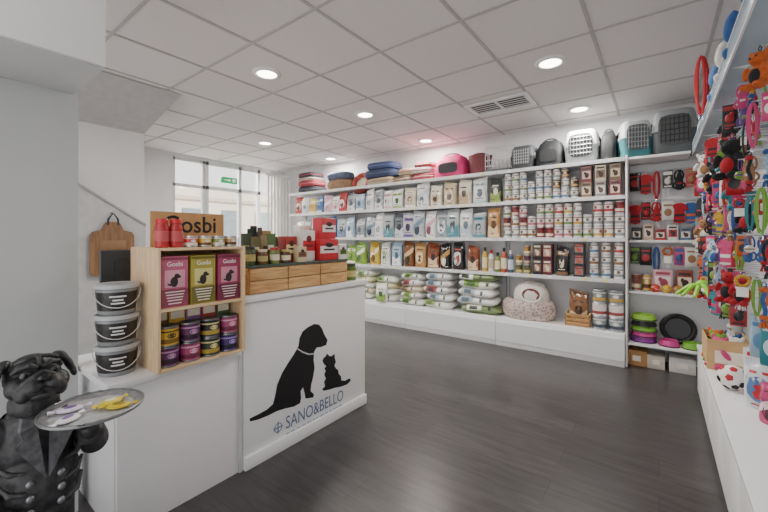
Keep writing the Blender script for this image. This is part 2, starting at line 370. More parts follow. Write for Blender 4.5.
def treatbox(w,h,d,col,dark,pale,txt='Gosbi'):
    def f():
        t=thing('treat_box'); m=MB(); m.box((0,0,h/2),(w,d,h),mat(col,.4),.003); m.build('carton',t)
        m=MB(); m.box((0,-d/2-.0008,h*.19),(w*.98,.0015,h*.34),mat(dark,.4)); m.build('lower_panel',t)
        m=MB(); m.box((0,-d/2-.0008,h*.955),(w*.98,.0015,h*.05),mat(dark,.4)); m.build('top_band',t)
        m=MB(); m.box((0,-d/2-.0009,h*.56),(w*.74,.0014,h*.34),mat(pale,.45),.0004); m.build('pale_label',t)
        m=MB(); DK=mat('#2b2326',.5)
        m.ell((-w*.03,-d/2-.0016,h*.5),(w*.14,.002,h*.1),DK,seg=12); m.ell((w*.07,-d/2-.0016,h*.61),(w*.1,.002,h*.05),DK,seg=10); m.ell((w*.16,-d/2-.0016,h*.598),(w*.06,.002,h*.026),DK,seg=10); m.ell((-w*.19,-d/2-.0016,h*.45),(w*.09,.002,h*.018),DK,(0,.4,0),seg=8)
        for q in (.305,.25,.195,.14,.08): m.box((0,-d/2-.0017,h*q),(w*(.4+q),.001,h*.018),mat('#f3efe8',.5))
        m.build('motif',t)
        text('lettering',txt,w*.25,mat('#f7f3ee',.5),t,(0,-d/2-.001,h*.845)); return t
    return f
for i,(col,dk,pa,nm) in enumerate([('#c0607f','#8d3c55','#dc9db0','rose pink'),('#a89d3f','#6f6724','#d3cb84','olive yellow'),('#a03a5f','#6d1f3c','#cf8aa2','dark magenta')]):
    put('tb'+col,treatbox(.122,.24,.09,col,dk,pa),(-1.865,.78+.136*i,.969),nm+' treat carton on the upper level of the pine crate','treat box','treat cartons in the crate',rz=PI/2)
def tin(d,h,body,band,patch=None,lid='#c6c9cc',name='food_tin',seg=20):
    def f():
        m=MB(); r=d/2; B=mat(body,.3); L=mat(lid,.28,.9); N=mat(band,.35); P=mat(patch or band,.35)
        m.lathe([(0,.001),(r*.93,0,L),(r,.004,L),(r*.965,.009,L),(r*.965,h*.18,B),(r*.968,h*.19,N),(r*.968,h*.4,N),(r*.965,h*.41,B),(r*.965,h*.72,B),(r*.967,h*.73,P),(r*.967,h*.8,P),(r*.965,h*.81,B),(r*.965,h-.009,B),(r,h-.005,L),(r*.97,h,L),(r*.9,h-.004,L),(0,h-.004,L)],B,seg)
        if patch:
            vs=[]
            n=10
            vs.append((0,-r*.978,h*.55))
            for k in range(n):
                a=2*PI*k/n; an=-PI/2+.42*math.cos(a); vs.append((r*.976*math.cos(an),r*.976*math.sin(an),h*.55+h*.13*math.sin(a)))
            m.raw(vs,[[0,1+k,1+(k+1)%n] for k in range(n)],P)
        return m.build(name)
    return f
cols=[('#5f2a5a','#2a152a','#b98ab0','purple'),('#a83f6c','#6a2342','#e0a9bf','pink'),('#2a3d2c','#b39a3e','#d9cf8f','dark green'),('#43286b','#1f1233','#a58fc9','violet'),('#c9a52f','#7a5a18','#4d3a14','yellow'),('#222326','#b39a3e','#d9cf8f','black')]
for i in range(4):
    for l in range(2):
        c2,b2,p2,n2=cols[i] if l==0 else cols[(4,0,5,1)[i]]
        put('ct'+c2,tin(.1,.094,c2,b2,p2,seg=24,lid='#7d7f82'),(-1.86,.764+.101*i,.694+.094*l),f"{n2} treat tin, {'lower' if l==0 else 'upper'} layer, {ORD[i]} stack from left in pine crate",'tin','treat tins in the crate',rz=PI/2)
for i,(c,nm) in enumerate([('#7a5a2c','brown'),('#d9b23a','mustard'),('#8a5f96','lilac'),('#b3403a','brick red'),('#4f6f46','green')]):
    m=MB(); m.box((0,0,.127),(.076,.05,.254),mat(c,.4),.002); m.box((0,-.026,.22),(.06,.002,.035),mat('#ece4d2',.5)); o=m.build('treat_packet'); o.location=(-1.94,.752+.08*i,.694); o.rotation_euler=(0,0,PI/2)
    tag(o,nm+' treat packet standing behind the tins in the pine crate','packet','packets behind the tins')
# on top of crate
sg=thing('cardboard_sign','brown cardboard display sign with black lettering on top of the crate','sign',(-2.02,.94,CT))
m=MB(); m.box((0,0,.09),(.012,.38,.18),CARD,.002); m.build('board',sg)
m=MB(); m.box((-.035,0,.004),(.07,.3,.006),CARD); m.build('foot',sg)
text('lettering','Gosbi',.125,BLACK,sg,(.0068,.005,.112),(PI/2,0,PI/2),sx=.95,bold=.0015)
def jar(d,h,glass,lid,label='#f0e8e0'):
    def f():
        t=thing('treat_jar'); r=d/2; m=MB(); m.lathe([(0,0),(r*.9,0),(r,.008),(r,h*.7),(r*.8,h*.82),(r*.8,h*.86),(0,h*.86)],mat(glass,.25),20); m.build('jar_body',t)
        m=MB(); m.lathe([(r*.82,h*.84),(r*.88,h*.85),(r*.88,h*.98),(r*.84,h),(0,h)],mat(lid,.35),20); m.build('lid',t)
        m=MB(); m.lathe([(r*1.004,h*.22),(r*1.01,h*.25),(r*1.01,h*.55),(r*1.004,h*.58)],mat(label,.5),20); m.build('label',t); return t
    return f
for i,y in enumerate((.735,.797)):
    put('rj',jar(.06,.135,'#b92f35','#c9272f','#c9575a'),(-1.85,y,CT),f"red treat jar on the crate, {('at its left corner','right beside the left corner jar')[i]}",'jar','red jars on the crate',rz=PI/2)
for i,(a,b,nm) in enumerate([('#c8384a','#f0e2cf','red'),('#d7b23e','#6b4a2c','yellow'),('#7d9a4c','#f0ead6','green'),('#b98a50','#4d3420','tan')]):
    put('sm'+a,tin(.066,.056,a,b,'#efe6d4'),(-1.85,.866+.07*i,CT),f"small {nm} treat tin in the row on top of the pine crate",'tin','small tins on the crate',rz=PI/2)
# tubs
def tub():
    t=thing('treat_tub'); m=MB(); T=mat('#8f9396',.18)
    m.lathe([(0,0),(.072,0),(.076,.006),(.086,.112),(.09,.114),(.09,.119),(0,.119)],T,28); m.build('tub_body',t)
    m=MB(); m.lathe([(.078,.02),(.0785,.022),(.0855,.1),(.0855,.102)],mat('#2d2a29',.35,ns=40,var=.5),28); lb=m.build('label_band',t)
    m=MB(); m.lathe([(.09,.117),(.094,.118),(.094,.131),(.088,.136),(.08,.133),(0,.133)],mat('#b9bdc0',.35),28); m.build('lid',t)
    m=MB(); m.tube([(.095*math.cos(a),-.02-.09*math.sin(a)*1.0,.112-.075*math.sin(a)) for a in [PI*k/14 for k in range(15)]],.0022,mat('#c8c8c8',.4)); m.build('handle',t)
    m=MB()
    for k,(zz,ww) in enumerate(((.08,.8),(.064,.5),(.05,.65))):
        vs=[]
        for z in (zz,zz+.007):
            for j in range(7):
                a=-PI/2+(j/6-.5)*ww; r=.0815+.05*(z-.03); vs.append((r*1.025*math.cos(a),r*1.025*math.sin(a),z))
        m.raw(vs,[[j,j+1,8+j,7+j] for j in range(6)],mat('#e6e6e6',.5))
    m.build('print',t)
    return t
for l,nm in enumerate(('bottom','middle','top')):
    put('tub',tub,(-1.985,.6,.68+.1365*l),f"{nm} treat tub of the black-labelled stack beside the crate",'tub','stacked treat tubs',rz=PI/2-.25,sc=(.93,.93,1))
# monitor
mo=thing('monitor','black point of sale screen seen from behind on the low desk','monitor',(-2.3,.78,.68))
m=MB(); m.box((0,0,.43),(.03,.32,.24),mat('#2f3235',.45),.006); m.box((.018,0,.43),(.012,.2,.14),DARK,.004); m.build('screen_housing',mo)
m=MB(); m.cyl((.01,0,.01),(.01,0,.33),.018,.015,DARK); m.build('stem',mo); m=MB(); m.box((0,0,.008),(.16,.2,.016),DARK,.005); m.build('foot',mo)
# hanging wooden board
wb=thing('wooden_board','brown wooden board hanging by a dark cord on the stair wall','board',(-4.39,1.29,1.42))
prof=[(-.17,-.56),(.17,-.56),(.185,-.54),(.185,-.17),(.165,-.13),(.09,-.11),(.07,-.06),(.05,-.03),(-.05,-.03),(-.07,-.06),(-.09,-.11),(-.165,-.13),(-.185,-.17),(-.185,-.54)]
m=MB(); m.poly([(-.015,a,b+.06) for a,b in prof],(1,0,0),BOARD,.03); m.build('board',wb)
m=MB(); m.box((.018,0,-.2),(.006,.22,.09),mat('#8d6a48',.6),.002); m.build('front_plate',wb)
m=MB(); m.tube([(.016,-.045,.0),(.018,-.04,.06),(.016,0,.12),(.018,.04,.06),(.016,.045,.0)],.009,DARK); m.build('cord',wb)
m=MB(); m.cyl((-.082,0,.125),(.03,0,.125),.01,.01,STEEL); m.build('peg',wb)
# drawer box on counter
db=thing('drawer_box','pale wooden three drawer display box with dark lid on the counter','display box',(-2.01,1.63,.965),world=True)
m=MB(); m.bx(-2.16,-1.885,1.2,2.03,.965,1.12,OAK,.003); m.build('carcass',db)
for k in range(3):
    a=1.21+.274*k; m=MB(); m.bx(-1.884,-1.87,a,a+.264,.972,1.04,DRW,.002); m.bx(-1.884,-1.87,a,a+.264,1.046,1.114,DRW,.002); d_=m.build('drawer_front',db)
m=MB(); m.bx(-2.16,-1.87,1.195,2.035,1.12,1.135,mat('#4a5a50',.12),.002); m.build('lid',db)
# goods on drawer box
bk=thing('wicker_basket','low oval wicker basket crowded with small packets on the drawer box','basket',(-2.04,1.385,1.135))
WK=mat('#6b5138',.8,ns=60,var=.35,bump=.5)
m=MB(); m.loft([sring(.088*a,.135*a,2.6,z,32) for z,a in ((0,.86),(.01,.9),(.07,1.0),(.078,1.03),(.084,1.0),(.078,.95),(.02,.86),(.014,.8))],WK); m.build('bowl',bk)
m=MB(); m.tube([(.09*math.cos(2*PI*k/30),.138*math.sin(2*PI*k/30),.08+.002*(k%2)) for k in range(30)],.008,mat('#7d6145',.8),6,True); m.build('braided_rim',bk)
def packet(w,h,c,c2):
    def f():
        m=MB(); m.loft([sring(w/2*a,w*.22*b,4,h*z,12) for z,a,b in ((0,1,.2),(.08,1,.8),(.45,1,1),(.8,.98,.5),(.9,1,.12),(1,1,.1))],mat(c,.3,bump=.3)); m.box((0,-w*.215,h*.42),(w*.6,.002,h*.3),mat(c2,.4)); return m.build('snack_packet')
    return f
for i,(dx,dy,c,c2,hh,nm) in enumerate([(.0,-.095,'#3f4a33','#c9b26a',.17,'dark green'),(.04,-.055,'#6d6642','#e3dcae',.15,'olive'),(-.02,-.045,'#2c3a30','#8fa04e',.2,'deep green'),(.045,.0,'#8a7a52','#3b2b1c',.16,'khaki'),(-.015,.012,'#4b3a2c','#d9c2a0',.21,'dark brown'),(.04,.055,'#5b7040','#eef0d8',.17,'leaf green'),(-.02,.065,'#b98d5a','#4d3420',.19,'tan'),(.01,.1,'#35402c','#d9c67a',.15,'forest green'),(-.05,-.01,'#222326','#c9b26a',.22,'black')]):
    put(('sp',c),packet(.062,hh,c,c2),(-2.04+dx,1.385+dy,1.152),f"{nm} snack packet standing in the wicker basket on the counter",'snack packet','packets in the wicker basket',rz=PI/2+(i%5-2)*.25,ry=.0)
def carton(w,d,h,c,c2,c3):
    def f():
        t=thing('carton'); m=MB(); m.box((0,0,h/2),(w,d,h),mat(c,.4),.002); m.build('box_body',t)
        m=MB(); m.box((0,-d/2-.001,h*.5),(w*.96,.0016,h*.34),mat(c2,.4)); m.ell((0,-d/2-.002,h*.72),(w*.22,.002,h*.12),mat(c3,.4),seg=10,rings=6); m.box((0,-d/2-.002,h*.5),(w*.6,.001,h*.08),mat(c3,.4)); m.build('label_panel',t); return t
    return f
put('c1',carton(.18,.1,.15,'#c62b35','#e9d9d4','#2a2426'),(-1.95,1.865,1.135),'wide red carton lying on the drawer box near its right end','carton',rz=PI/2)
put('c2',carton(.11,.09,.21,'#e9e4e0','#c62b35','#7a1d24'),(-1.98,1.705,1.135),'tall white carton with red panel on the drawer box','carton',rz=PI/2)
put('c3',carton(.15,.09,.15,'#c8323c','#efe4de','#3b2b2b'),(-1.955,1.87,1.286),'red and white carton stacked on the wide red carton','carton',rz=PI/2+.1)
put('c4',carton(.09,.09,.17,'#a7382f','#e8d9a8','#4d2a20'),(-2.03,1.595,1.135),'brown red carton beside the wicker basket on the drawer box','carton',rz=PI/2)
put('c5',carton(.1,.07,.28,'#b8262f','#ead7c4','#3b1d20'),(-2.09,1.98,1.135),'tall deep red carton at the back right of the drawer box','carton',rz=PI/2)
put('c6',carton(.07,.05,.1,'#d9c7a0','#8a5a3c','#3b2b2b'),(-1.91,1.605,1.135),'small beige packet in front of the brown red carton','carton',rz=PI/2)
put('c7',carton(.07,.05,.11,'#e8e4de','#5f7a35','#39422c'),(-1.91,1.995,1.135),'small white and green packet at the right drawer box edge','carton',rz=PI/2)
put('c8',carton(.1,.07,.25,'#efece8','#b8262f','#d9a23a'),(-2.1,1.78,1.135),'tall white carton with red band behind the wide red carton','carton',rz=PI/2)
put('jr1',jar(.1,.13,'#5f7a35','#39422c','#c9c078'),(-1.93,2.12,.965),'green jar at the far right corner of the counter top','jar',rz=PI/2)
put('jr2',jar(.12,.3,'#b8262f','#8d1f27','#e9d9c9'),(-2.13,2.12,.965),'large red jar behind the green jar on the counter','jar',rz=PI/2)
put('jr3',jar(.07,.11,'#4b5a3a','#2e2e2a','#b7ab70'),(-1.92,1.235,1.135),'small dark green jar at the left end of the drawer box','jar',rz=PI/2)
put('jr4',jar(.06,.09,'#6b4a2c','#d8cba8','#b7ab70'),(-1.905,1.315,1.135),'small brown jar with cream lid on the drawer box','jar',rz=PI/2)
put('jr5',jar(.06,.1,'#7a8a4a','#b3222c','#e9dfc0'),(-1.905,1.4,1.135),'small olive jar with red lid before the wicker basket','jar',rz=PI/2)
put('jr6',jar(.06,.085,'#5b4636','#c9b26a','#e9dfc0'),(-1.905,1.485,1.135),'small dark brown jar with gold lid on the drawer box','jar',rz=PI/2)
# ================================================================ STATUE
BR=mat('#323334',.5,.15,ns=36,var=.6,bump=.3); BR2=mat('#414245',.55,.15,ns=36,var=.55,bump=.3)
st=thing('dog_statue','black pug butler statue in a jacket holding up a tray','statue',(-1.53,.25,.15),PI/2+.05); st.scale=(.76,.82,.82)
HR=Matrix.Translation((0,.0,.82))@Euler((-.26,0,0)).to_matrix().to_4x4()@Matrix.Translation((0,0,-.82))
hp=lambda p: tuple(HR@Vector(p))
m=MB()
E=lambda c,r,rot=None: m.ell(c,r,BR,rot,20,14)
def EH(c,r,rot=(0,0,0)): m.ell(hp(c),r,BR,(rot[0]-.26,rot[1],rot[2]),20,14)
def TH_(pts,rs): m.tube([hp(p) for p in pts],rs,BR,8)
EH((0,.015,.885),(.09,.086,.08)); EH((0,-.03,.85),(.08,.06,.056))
for s in (-1,1):
    EH((.06*s,-.05,.85),(.038,.04,.038)); EH((.03*s,-.104,.842),(.035,.04,.03)); EH((.055*s,-.085,.826),(.024,.034,.03))
    TH_([(.008*s,-.1,.907),(.03*s,-.096,.92),(.058*s,-.076,.917),(.075*s,-.05,.902)],[.008,.011,.011,.008])
    TH_([(0,-.116,.891),(.025*s,-.114,.878),(.05*s,-.104,.864),(.075*s,-.072,.84)],[.009,.01,.01,.009])
    TH_([(.006*s,-.08,.95),(.035*s,-.076,.944),(.065*s,-.052,.934)],[.006,.009,.007])
    TH_([(.03*s,-.082,.868),(.047*s,-.086,.859),(.07*s,-.074,.867)],[.006,.008,.006])
    TH_([(.06*s,-.104,.838),(.08*s,-.08,.85),(.088*s,-.05,.87)],[.005,.007,.005])
    EH((.086*s,.005,.935),(.028,.036,.02),(0,.7*s,0)); EH((.11*s,-.01,.9),(.014,.034,.038),(0,-.35*s,0)); EH((.12*s,-.018,.87),(.011,.023,.024),(0,-.2*s,0))
    m.cyl((.062*s,.01,.4),(.072*s,0,.1),.068,.052,BR); E((.075*s,-.045,.065),(.055,.09,.038))
    for q in (-1,0,1): E((.075*s+.03*q,-.115,.06),(.018,.03,.026))
EH((0,-.104,.86),(.026,.03,.024)); EH((0,-.094,.81),(.042,.038,.018)); EH((0,-.075,.93),(.01,.02,.03))
E((0,.01,.78),(.08,.078,.08)); E((0,.01,.65),(.125,.1,.14)); E((0,-.012,.5),(.128,.112,.14)); E((0,.01,.39),(.12,.105,.09))
def limb(ps,rs):
    for a,b,r,q in zip(ps,ps[1:],rs,rs[1:]): m.cyl(a,b,r,q,BR); m.ell(a,(r,r,r),BR); m.ell(b,(q,q,q),BR)
AL=[(.125,.0,.70),(.185,-.03,.58),(.13,-.15,.68)]; AR=[(-.125,0,.70),(-.185,.0,.56),(-.13,-.1,.47)]
limb(AL,[.052,.045,.034]); limb(AR,[.052,.045,.036])
E((.1,-.185,.727),(.036,.045,.028)); E((-.11,-.125,.455),(.036,.04,.032))
for q in range(4): E((.075+.018*q,-.225,.738),(.011,.022,.015)); E((-.085-.017*q,-.15,.44),(.011,.02,.018))
m.tube([(0,.1,.4),(0,.15,.44),(0,.16,.5)],[.025,.02,.012],BR,8)
blob('body',m,BR,st,.0038,1)
m=MB(); E((0,.01,.652),(.135,.11,.142)); E((0,-.012,.505),(.138,.122,.14)); E((0,.01,.42),(.135,.118,.09))
limb(AL[:2]+[(.15,-.11,.645)],[.062,.054,.048]); limb(AR[:2]+[(-.145,-.07,.5)],[.062,.054,.048])
for s in (-1,1):
    for q in (0,1,2): m.tube([(.124*s,-.088,.625-.06*q),(.098*s,-.12,.6-.07*q),(.055*s,-.138,.595-.075*q)],[.007,.012,.006],BR,6)
    for q in (0,1): m.tube([(.18*s,-.03,.66-.05*q),(.2*s,.0,.645-.05*q),(.19*s,.04,.65-.05*q)],[.008,.014,.008],BR,6)
blob('jacket',m,BR2,st,.0055,1,cut=[((0,0,.36),(0,0,-1)),((0,0,.755),(0,0,1))])
LAP=mat('#5a5c60',.5,.2,ns=36,var=.5,bump=.2)
for s in (-1,1):
    m=MB(); m.poly([(.004*s,-.142,.56),(.03*s,-.133,.6),(.085*s,-.112,.685),(.06*s,-.102,.7),(.07*s,-.095,.735),(.045*s,-.094,.755),(.02*s,-.096,.74)],(0,-1,0),LAP,.014); m.build('lapel',st)
    m=MB(); m.raw([(0,-.108,.757),(.07*s,-.115,.784),(.075*s,-.115,.732),(0,-.14,.757),(.065*s,-.13,.78),(.07*s,-.13,.735)],[[0,1,2],[3,4,5],[0,1,4,3],[1,2,5,4],[2,0,3,5]],LAP); m.build('bow_tie_wing',st)
    for zz in (.45,.5,.55):
        m=MB(); m.ell((.045*s,-.139+.04*abs(zz-.5),zz),(.013,.008,.013),mat('#85888c',.35,.6),seg=12,rings=8); m.build('button',st)
    m=MB(); m.ell(hp((.043*s,-.086,.888)),(.017,.012,.016),mat('#48494b',.2,.2),seg=16); m.ell(hp((.044*s,-.0945,.888)),(.008,.005,.008),mat('#0c0c0d',.08),seg=12); m.build('eye',st)
m=MB(); m.ell((0,-.128,.759),(.018,.02,.02),BR); m.build('bow_tie_knot',st)
m=MB(); m.ell(hp((0,-.136,.868)),(.022,.012,.015),mat('#0e0e10',.15),seg=14); m.build('nose',st)
m=MB(); m.tube([hp(p) for p in [(-.07,-.1,.842),(-.045,-.13,.824),(-.02,-.142,.822),(0,-.136,.834),(.02,-.142,.822),(.045,-.13,.824),(.07,-.1,.842)]],.0035,mat('#0c0c0d',.6)); m.build('mouth',st)
m=MB(); m.lathe([(0,-.182),(.2,-.182),(.2,-.15),(.185,-.14),(.175,.0),(.185,.01),(.185,.028),(.175,.034),(0,.034)],BR,32); m.build('pedestal',st)
TRX,TRY,TRZ=-1.348,.348,.778
ty=thing('serving_tray','round silver tray held out by the dog statue','tray',(TRX,TRY,TRZ)); SV=mat('#c0c2c3',.45,.35,ns=60,var=.2); SVR=mat('#a4a6a8',.35,.6,ns=60,var=.25)
m=MB(); m.lathe([(0,0),(.098,0),(.1,.007),(0,.007)],SV,40); m.lathe([(.098,0,SVR),(.118,.008,SVR),(.125,.01,SVR),(.126,.015,SVR),(.118,.016,SVR),(.1,.007,SVR)],SVR,40); m.build('dish',ty)
m=MB(); m.tube([(.124*math.cos(2*PI*k/48),.124*math.sin(2*PI*k/48),.0155+.0015*(k%2)) for k in range(48)],.0042,mat('#8c8e90',.35,.7),closed=True); m.build('beaded_rim',ty)
def wrapped(c,c2):
    def f():
        t=thing('wrapped_treat'); m=MB(); A=mat(c,.3,ns=60,var=.1,bump=.3)
        m.ell((0,0,.007),(.022,.032,.007),A); m.build('treat',t)
        for s in (-1,1):
            m=MB(); m.raw([(0,.027*s,.009),(.018,.047*s,.013),(.006,.05*s,.005),(-.006,.05*s,.013),(-.018,.047*s,.006)],[[0,1,2],[0,2,3],[0,3,4]],A); m.build('twisted_end',t)
        m=MB(); m.ell((0,0,.0135),(.01,.016,.0015),mat(c2,.4)); m.build('label',t); return t
    return f
for i,(dx,dy,a,c,c2,nm) in enumerate([(.03,-.065,.5,'#efeaf2','#8d6fae','white and lilac wrapped treat nearest the camera on the tray'),(-.04,-.045,-.2,'#e0d8ea','#7a5a98','pale lilac wrapped treat at the back left of the tray'),(-.005,.045,.2,'#e3cf2c','#f4efc0','bright yellow wrapped treat in the tray middle'),(.045,.05,-.5,'#d6bd20','#8a7a14','deep yellow wrapped treat at the front right of the tray')]):
    put(('wt',c),wrapped(c,c2),(TRX+dx,TRY+dy,TRZ+.007),nm,'treat','wrapped treats on the tray',rz=a)
# ================================================================ BACK SHELVING
BE=[-.27,-1.575,-2.88,-4.185,-5.49]; SH=[.87,1.29,1.72,2.1]; BASE=.33; SFY=4.37
bn=['right-hand','second from right','third from right','far left']
for k in range(4):
    x1,x0=BE[k],BE[k+1]
    t=thing('shelving_unit',f"white gondola shelving bay along the back wall, {bn[k]} one",'shelving',((x0+x1)/2,4.58,0),group='white shelving bays',world=True)
    m=MB(); m.bx(x0+.004,x1-.004,4.765,4.795,BASE,2.12,PANEL); m.build('back_panel',t)
    m=MB(); m.bx(x0+.003,x1-.003,4.33,4.795,0,BASE,WHITE,.004); b_=m.build('base',t)
    m=MB(); m.bx(x0+.003,x1-.003,4.322,4.329,.06,BASE-.05,PANEL); MB.build(m,'kick_panel',b_,org=tuple(t.location))
    for xx in (x0+.018,x1-.018):
        m=MB(); m.bx(xx-.012,xx+.012,4.735,4.764,BASE,2.12,mat('#cfd1d3',.4)); m.build('upright',t)
    for z in SH:
        m=MB(); m.bx(x0+.003,x1-.003,SFY,4.764,z-.03,z,WHITE,.002); s_=m.build('shelf',t)
        m=MB(); m.bx(x0+.003,x1-.003,SFY-.01,SFY-.001,z-.036,z+.004,mat('#dcdee0',.35))
        for q in range(5):
            xx=x0+.12+.26*q+random.uniform(-.05,.05); m.bx(xx-.022,xx+.022,SFY-.012,SFY-.01,z-.03,z-.004,mat(random.choice(['#f6f6f6','#f0e58a','#f6f6f6']),.5))
        MB.build(m,'price_rail',s_,org=tuple(t.location))
ep=MB(); ep.bx(-.268,-.252,4.37,4.795,.0,2.12,WHITE,.002); o=ep.build('shelving_end_panel',org=(-.26,4.58,0)); tag(o,'white end panel closing the right side of the back shelving','panel')
# ------------- bags
def bag(w,h,d,body,panel,motif,lay=0,name='food_bag'):
    sd=sum(ord(ch) for ch in body+motif)*.37+lay*2.1
    prof=[(0,.9,.8),(.03,.97,.95),(.2,1,1.04),(.42,.95+.03*math.sin(sd),1),(.6,1.0,.92),(.74,.94,.76),(.86,.98,.4),(.92,1,.12),(1,1,.08)]
    def sz(t):
        for a,b in zip(prof,prof[1:]):
            if t<=b[0]+1e-9:
                u=(t-a[0])/(b[0]-a[0]); return w/2*(a[1]+u*(b[1]-a[1])),d/2*(a[2]+u*(b[2]-a[2]))
        return w/2,d/2*.08
    def cri(x,t): return (.0045*math.sin(19*x/w+sd+5*t)+.004*math.sin(21*t+sd*1.3+4*x/w))*(1 if t>.06 else 0)
    def zz(x,t): return h*t+.018*math.sin(sd*3)*(x/w)*2*t**4*(1)
    def sy(x,t,off):
        hw,hd=sz(t); return -hd*max(0,1-min(1,abs(x/hw))**3.2)**(1/3.2)-off-cri(x,t)*min(1,hd/(d*.25))
    def f():
        t=thing(name); m=MB(); rg=[]
        for tt in (0,.03,.1,.2,.3,.4,.5,.6,.68,.76,.84,.9,.94,1):
            hw,hd=sz(tt); k=min(1,hd/(d*.25))
            rg.append([(p[0],p[1]+(-1 if p[1]<0 else 1)*cri(p[0],tt)*k*min(1,abs(p[1])/(hd*.5)),zz(p[0],tt)) for p in sring(hw,hd,3.2,0,28)])
        m.loft(rg,mat(body,.2,ns=11,var=.16,bump=.5)); m.build('pouch',t)
        m=MB()
        def area(x0,x1,lo,hi,mm,off,nx=8,nz=5):
            vs=[]
            for j in range(nz+1):
                for i in range(nx+1):
                    x=x0+(x1-x0)*i/nx; a=lo(x/w) if callable(lo) else lo; b=hi(x/w) if callable(hi) else hi; tt=a+(b-a)*j/nz; vs.append((x,sy(x,tt,off),zz(x,tt)))
            m.raw(vs,[[j*(nx+1)+i,j*(nx+1)+i+1,(j+1)*(nx+1)+i+1,(j+1)*(nx+1)+i] for j in range(nz) for i in range(nx)],mm)
        def head(cx,ct,rx,rt,mm,off):
            pts=[(cx,ct)]+[(cx+rx*math.cos(a)*(1.3 if math.sin(a)>.5 and abs(math.cos(a))>.4 else 1),ct+rt*math.sin(a)) for a in [2*PI*k/14 for k in range(14)]]
            m.raw([(x,sy(x,tt,off),zz(x,tt)) for x,tt in pts],[[0,1+k,1+(k+1)%14] for k in range(14)],mm)
        P=mat(panel,.28); Q=mat(motif,.35); B=mat(body,.28)
        if lay==0:
            area(-w*.45,w*.45,.03,lambda u:.34+.7*u*u,P,.003); head(w*.04,.44,w*.19,.14,Q,.005); area(-w*.26,w*.26,.66,.71,Q,.003,6,1); area(-w*.3,w*.05,.12,.15,B,.005,5,1)
        elif lay==1:
            head(0,.4,w*.33,.25,P,.003); head(w*.03,.36,w*.18,.14,Q,.005); area(-w*.3,w*.3,.7,.75,Q,.003,6,1); area(-w*.2,w*.2,.08,.105,Q,.003,5,1)
        elif lay==2:
            area(-w*.45,w*.45,lambda u:.42+.35*u,lambda u:.62+.35*u,P,.003); head(-w*.08,.27,w*.22,.17,Q,.003); area(w*.05,w*.36,.08,.11,Q,.003,4,1); area(-w*.3,w*.2,.76,.795,Q,.003,5,1)
        else:
            area(-w*.45,w*.45,.68,.82,P,.003); area(-w*.44,w*.44,.03,.14,P,.003); area(-w*.28,w*.28,.73,.77,Q,.005,6,1); head(0,.42,w*.2,.16,Q,.003); area(-w*.25,w*.25,.2,.225,Q,.003,5,1)
        m.build('label_panel',t); return t
    return f
def bagrow(z,x0,x1,specs,w,h,d,run,group,Y=None,gap=.0):
    n=max(1,int((x1-x0)/(w+gap))); st_=(x1-x0)/n
    for i in range(n):
        nm,a,b,c=specs[(i+i//len(specs))%len(specs)]
        hs=random.choice((1.02,.99,.94,.86)); ws=random.uniform(.95,1.06); lay=(i*3+len(run)+i//3)%4
        put(('bag',a,b,c,w,h,d,lay),bag(w,h,d,a,b,c,lay),(x0+st_*(i+.5),SFY+.025+d/2+random.uniform(0,.05),z),f"{nm} pet food bag, {ORD[i]} from left in the run, {run}",'pet food bag',group,rz=random.uniform(-.18,.18),sc=(ws,1,hs))
GR='bags on the '
cream=('cream','#d3c7b0','#efe9dc','#7a5b42'); cream2=('pale cream','#e4dccb','#b99f7e','#4d3a2c'); beig=('beige','#c9b795','#f3eee2','#5b4632')
wht=('white','#e9e9e7','#b9c9d2','#5f707a'); wht2=('white pink-panelled','#ececea','#d9a9b4','#7a4a58'); grey=('grey','#9ba2a7','#e3e6e8','#4d5a62'); grey2=('dark grey','#6f767c','#c9d2d8','#2d3338'); lil=('pale pink','#d9b3bc','#f1e6e6','#8d4f5c')
red=('red','#b13a3d','#ead9c9','#5b2326'); yel=('yellow','#d3b24a','#f3e9c8','#6d4f22'); blu=('blue','#4a6f9e','#dfe6ee','#2c3e5c'); teal=('grey teal-panelled','#aeb4b6','#4f8f9c','#22444c'); brn=('brown','#7b4f30','#d9b98c','#3c2818'); brn2=('reddish brown','#8a4a30','#e2c9a0','#2c1a12'); blk=('black','#1e1e20','#b98a4c','#e9dfcc'); blk2=('black white-panelled','#242427','#d8d3cb','#a33f38'); grn=('green','#7fa83f','#eef0d8','#3a5522'); tan=('tan','#b98d5a','#e6cfa2','#5b3a20'); sil=('silver','#b9bec3','#6d829a','#2f3b4a'); lgt=('pale blue','#a9c2d2','#eef3f6','#41627a'); pur=('violet-panelled silver','#c2c3c9','#6d5a8d','#33284a'); whg=('white green-panelled','#e9ebe6','#8fae5a','#3a5522')
x=XatY
bagrow(1.72,-5.42,x(366,4.46),[red,wht,yel,blu,lil,wht2,red,grey,lgt],.18,.31,.09,'second shelf far left',GR+'second shelf')
bagrow(1.72,x(367,4.46),x(404,4.46),[wht,grey,wht2,whg],.165,.32,.09,'second shelf before cream',GR+'second shelf')
bagrow(1.72,x(405,4.46),x(488,4.46),[cream,wht,cream2,beig,cream2],.185,.335,.1,'second shelf middle',GR+'second shelf')
put('bgx',bag(.15,.31,.1,'#3a3f3c','#8fa04e','#e8e2c8'),(x(496.5,4.46),4.46,1.72),'dark olive bag wedged between cream bags and tins, second shelf','pet food bag',GR+'second shelf')
bagrow(1.29,-5.42,x(366,4.46),[wht,grey,sil,wht2,blu,sil,lgt],.195,.35,.1,'third shelf far left',GR+'third shelf')
bagrow(1.29,x(367,4.46),x(486,4.46),[sil,wht,teal,grey2,pur,sil,wht2,grey,teal],.175,.375,.11,'third shelf middle',GR+'third shelf')
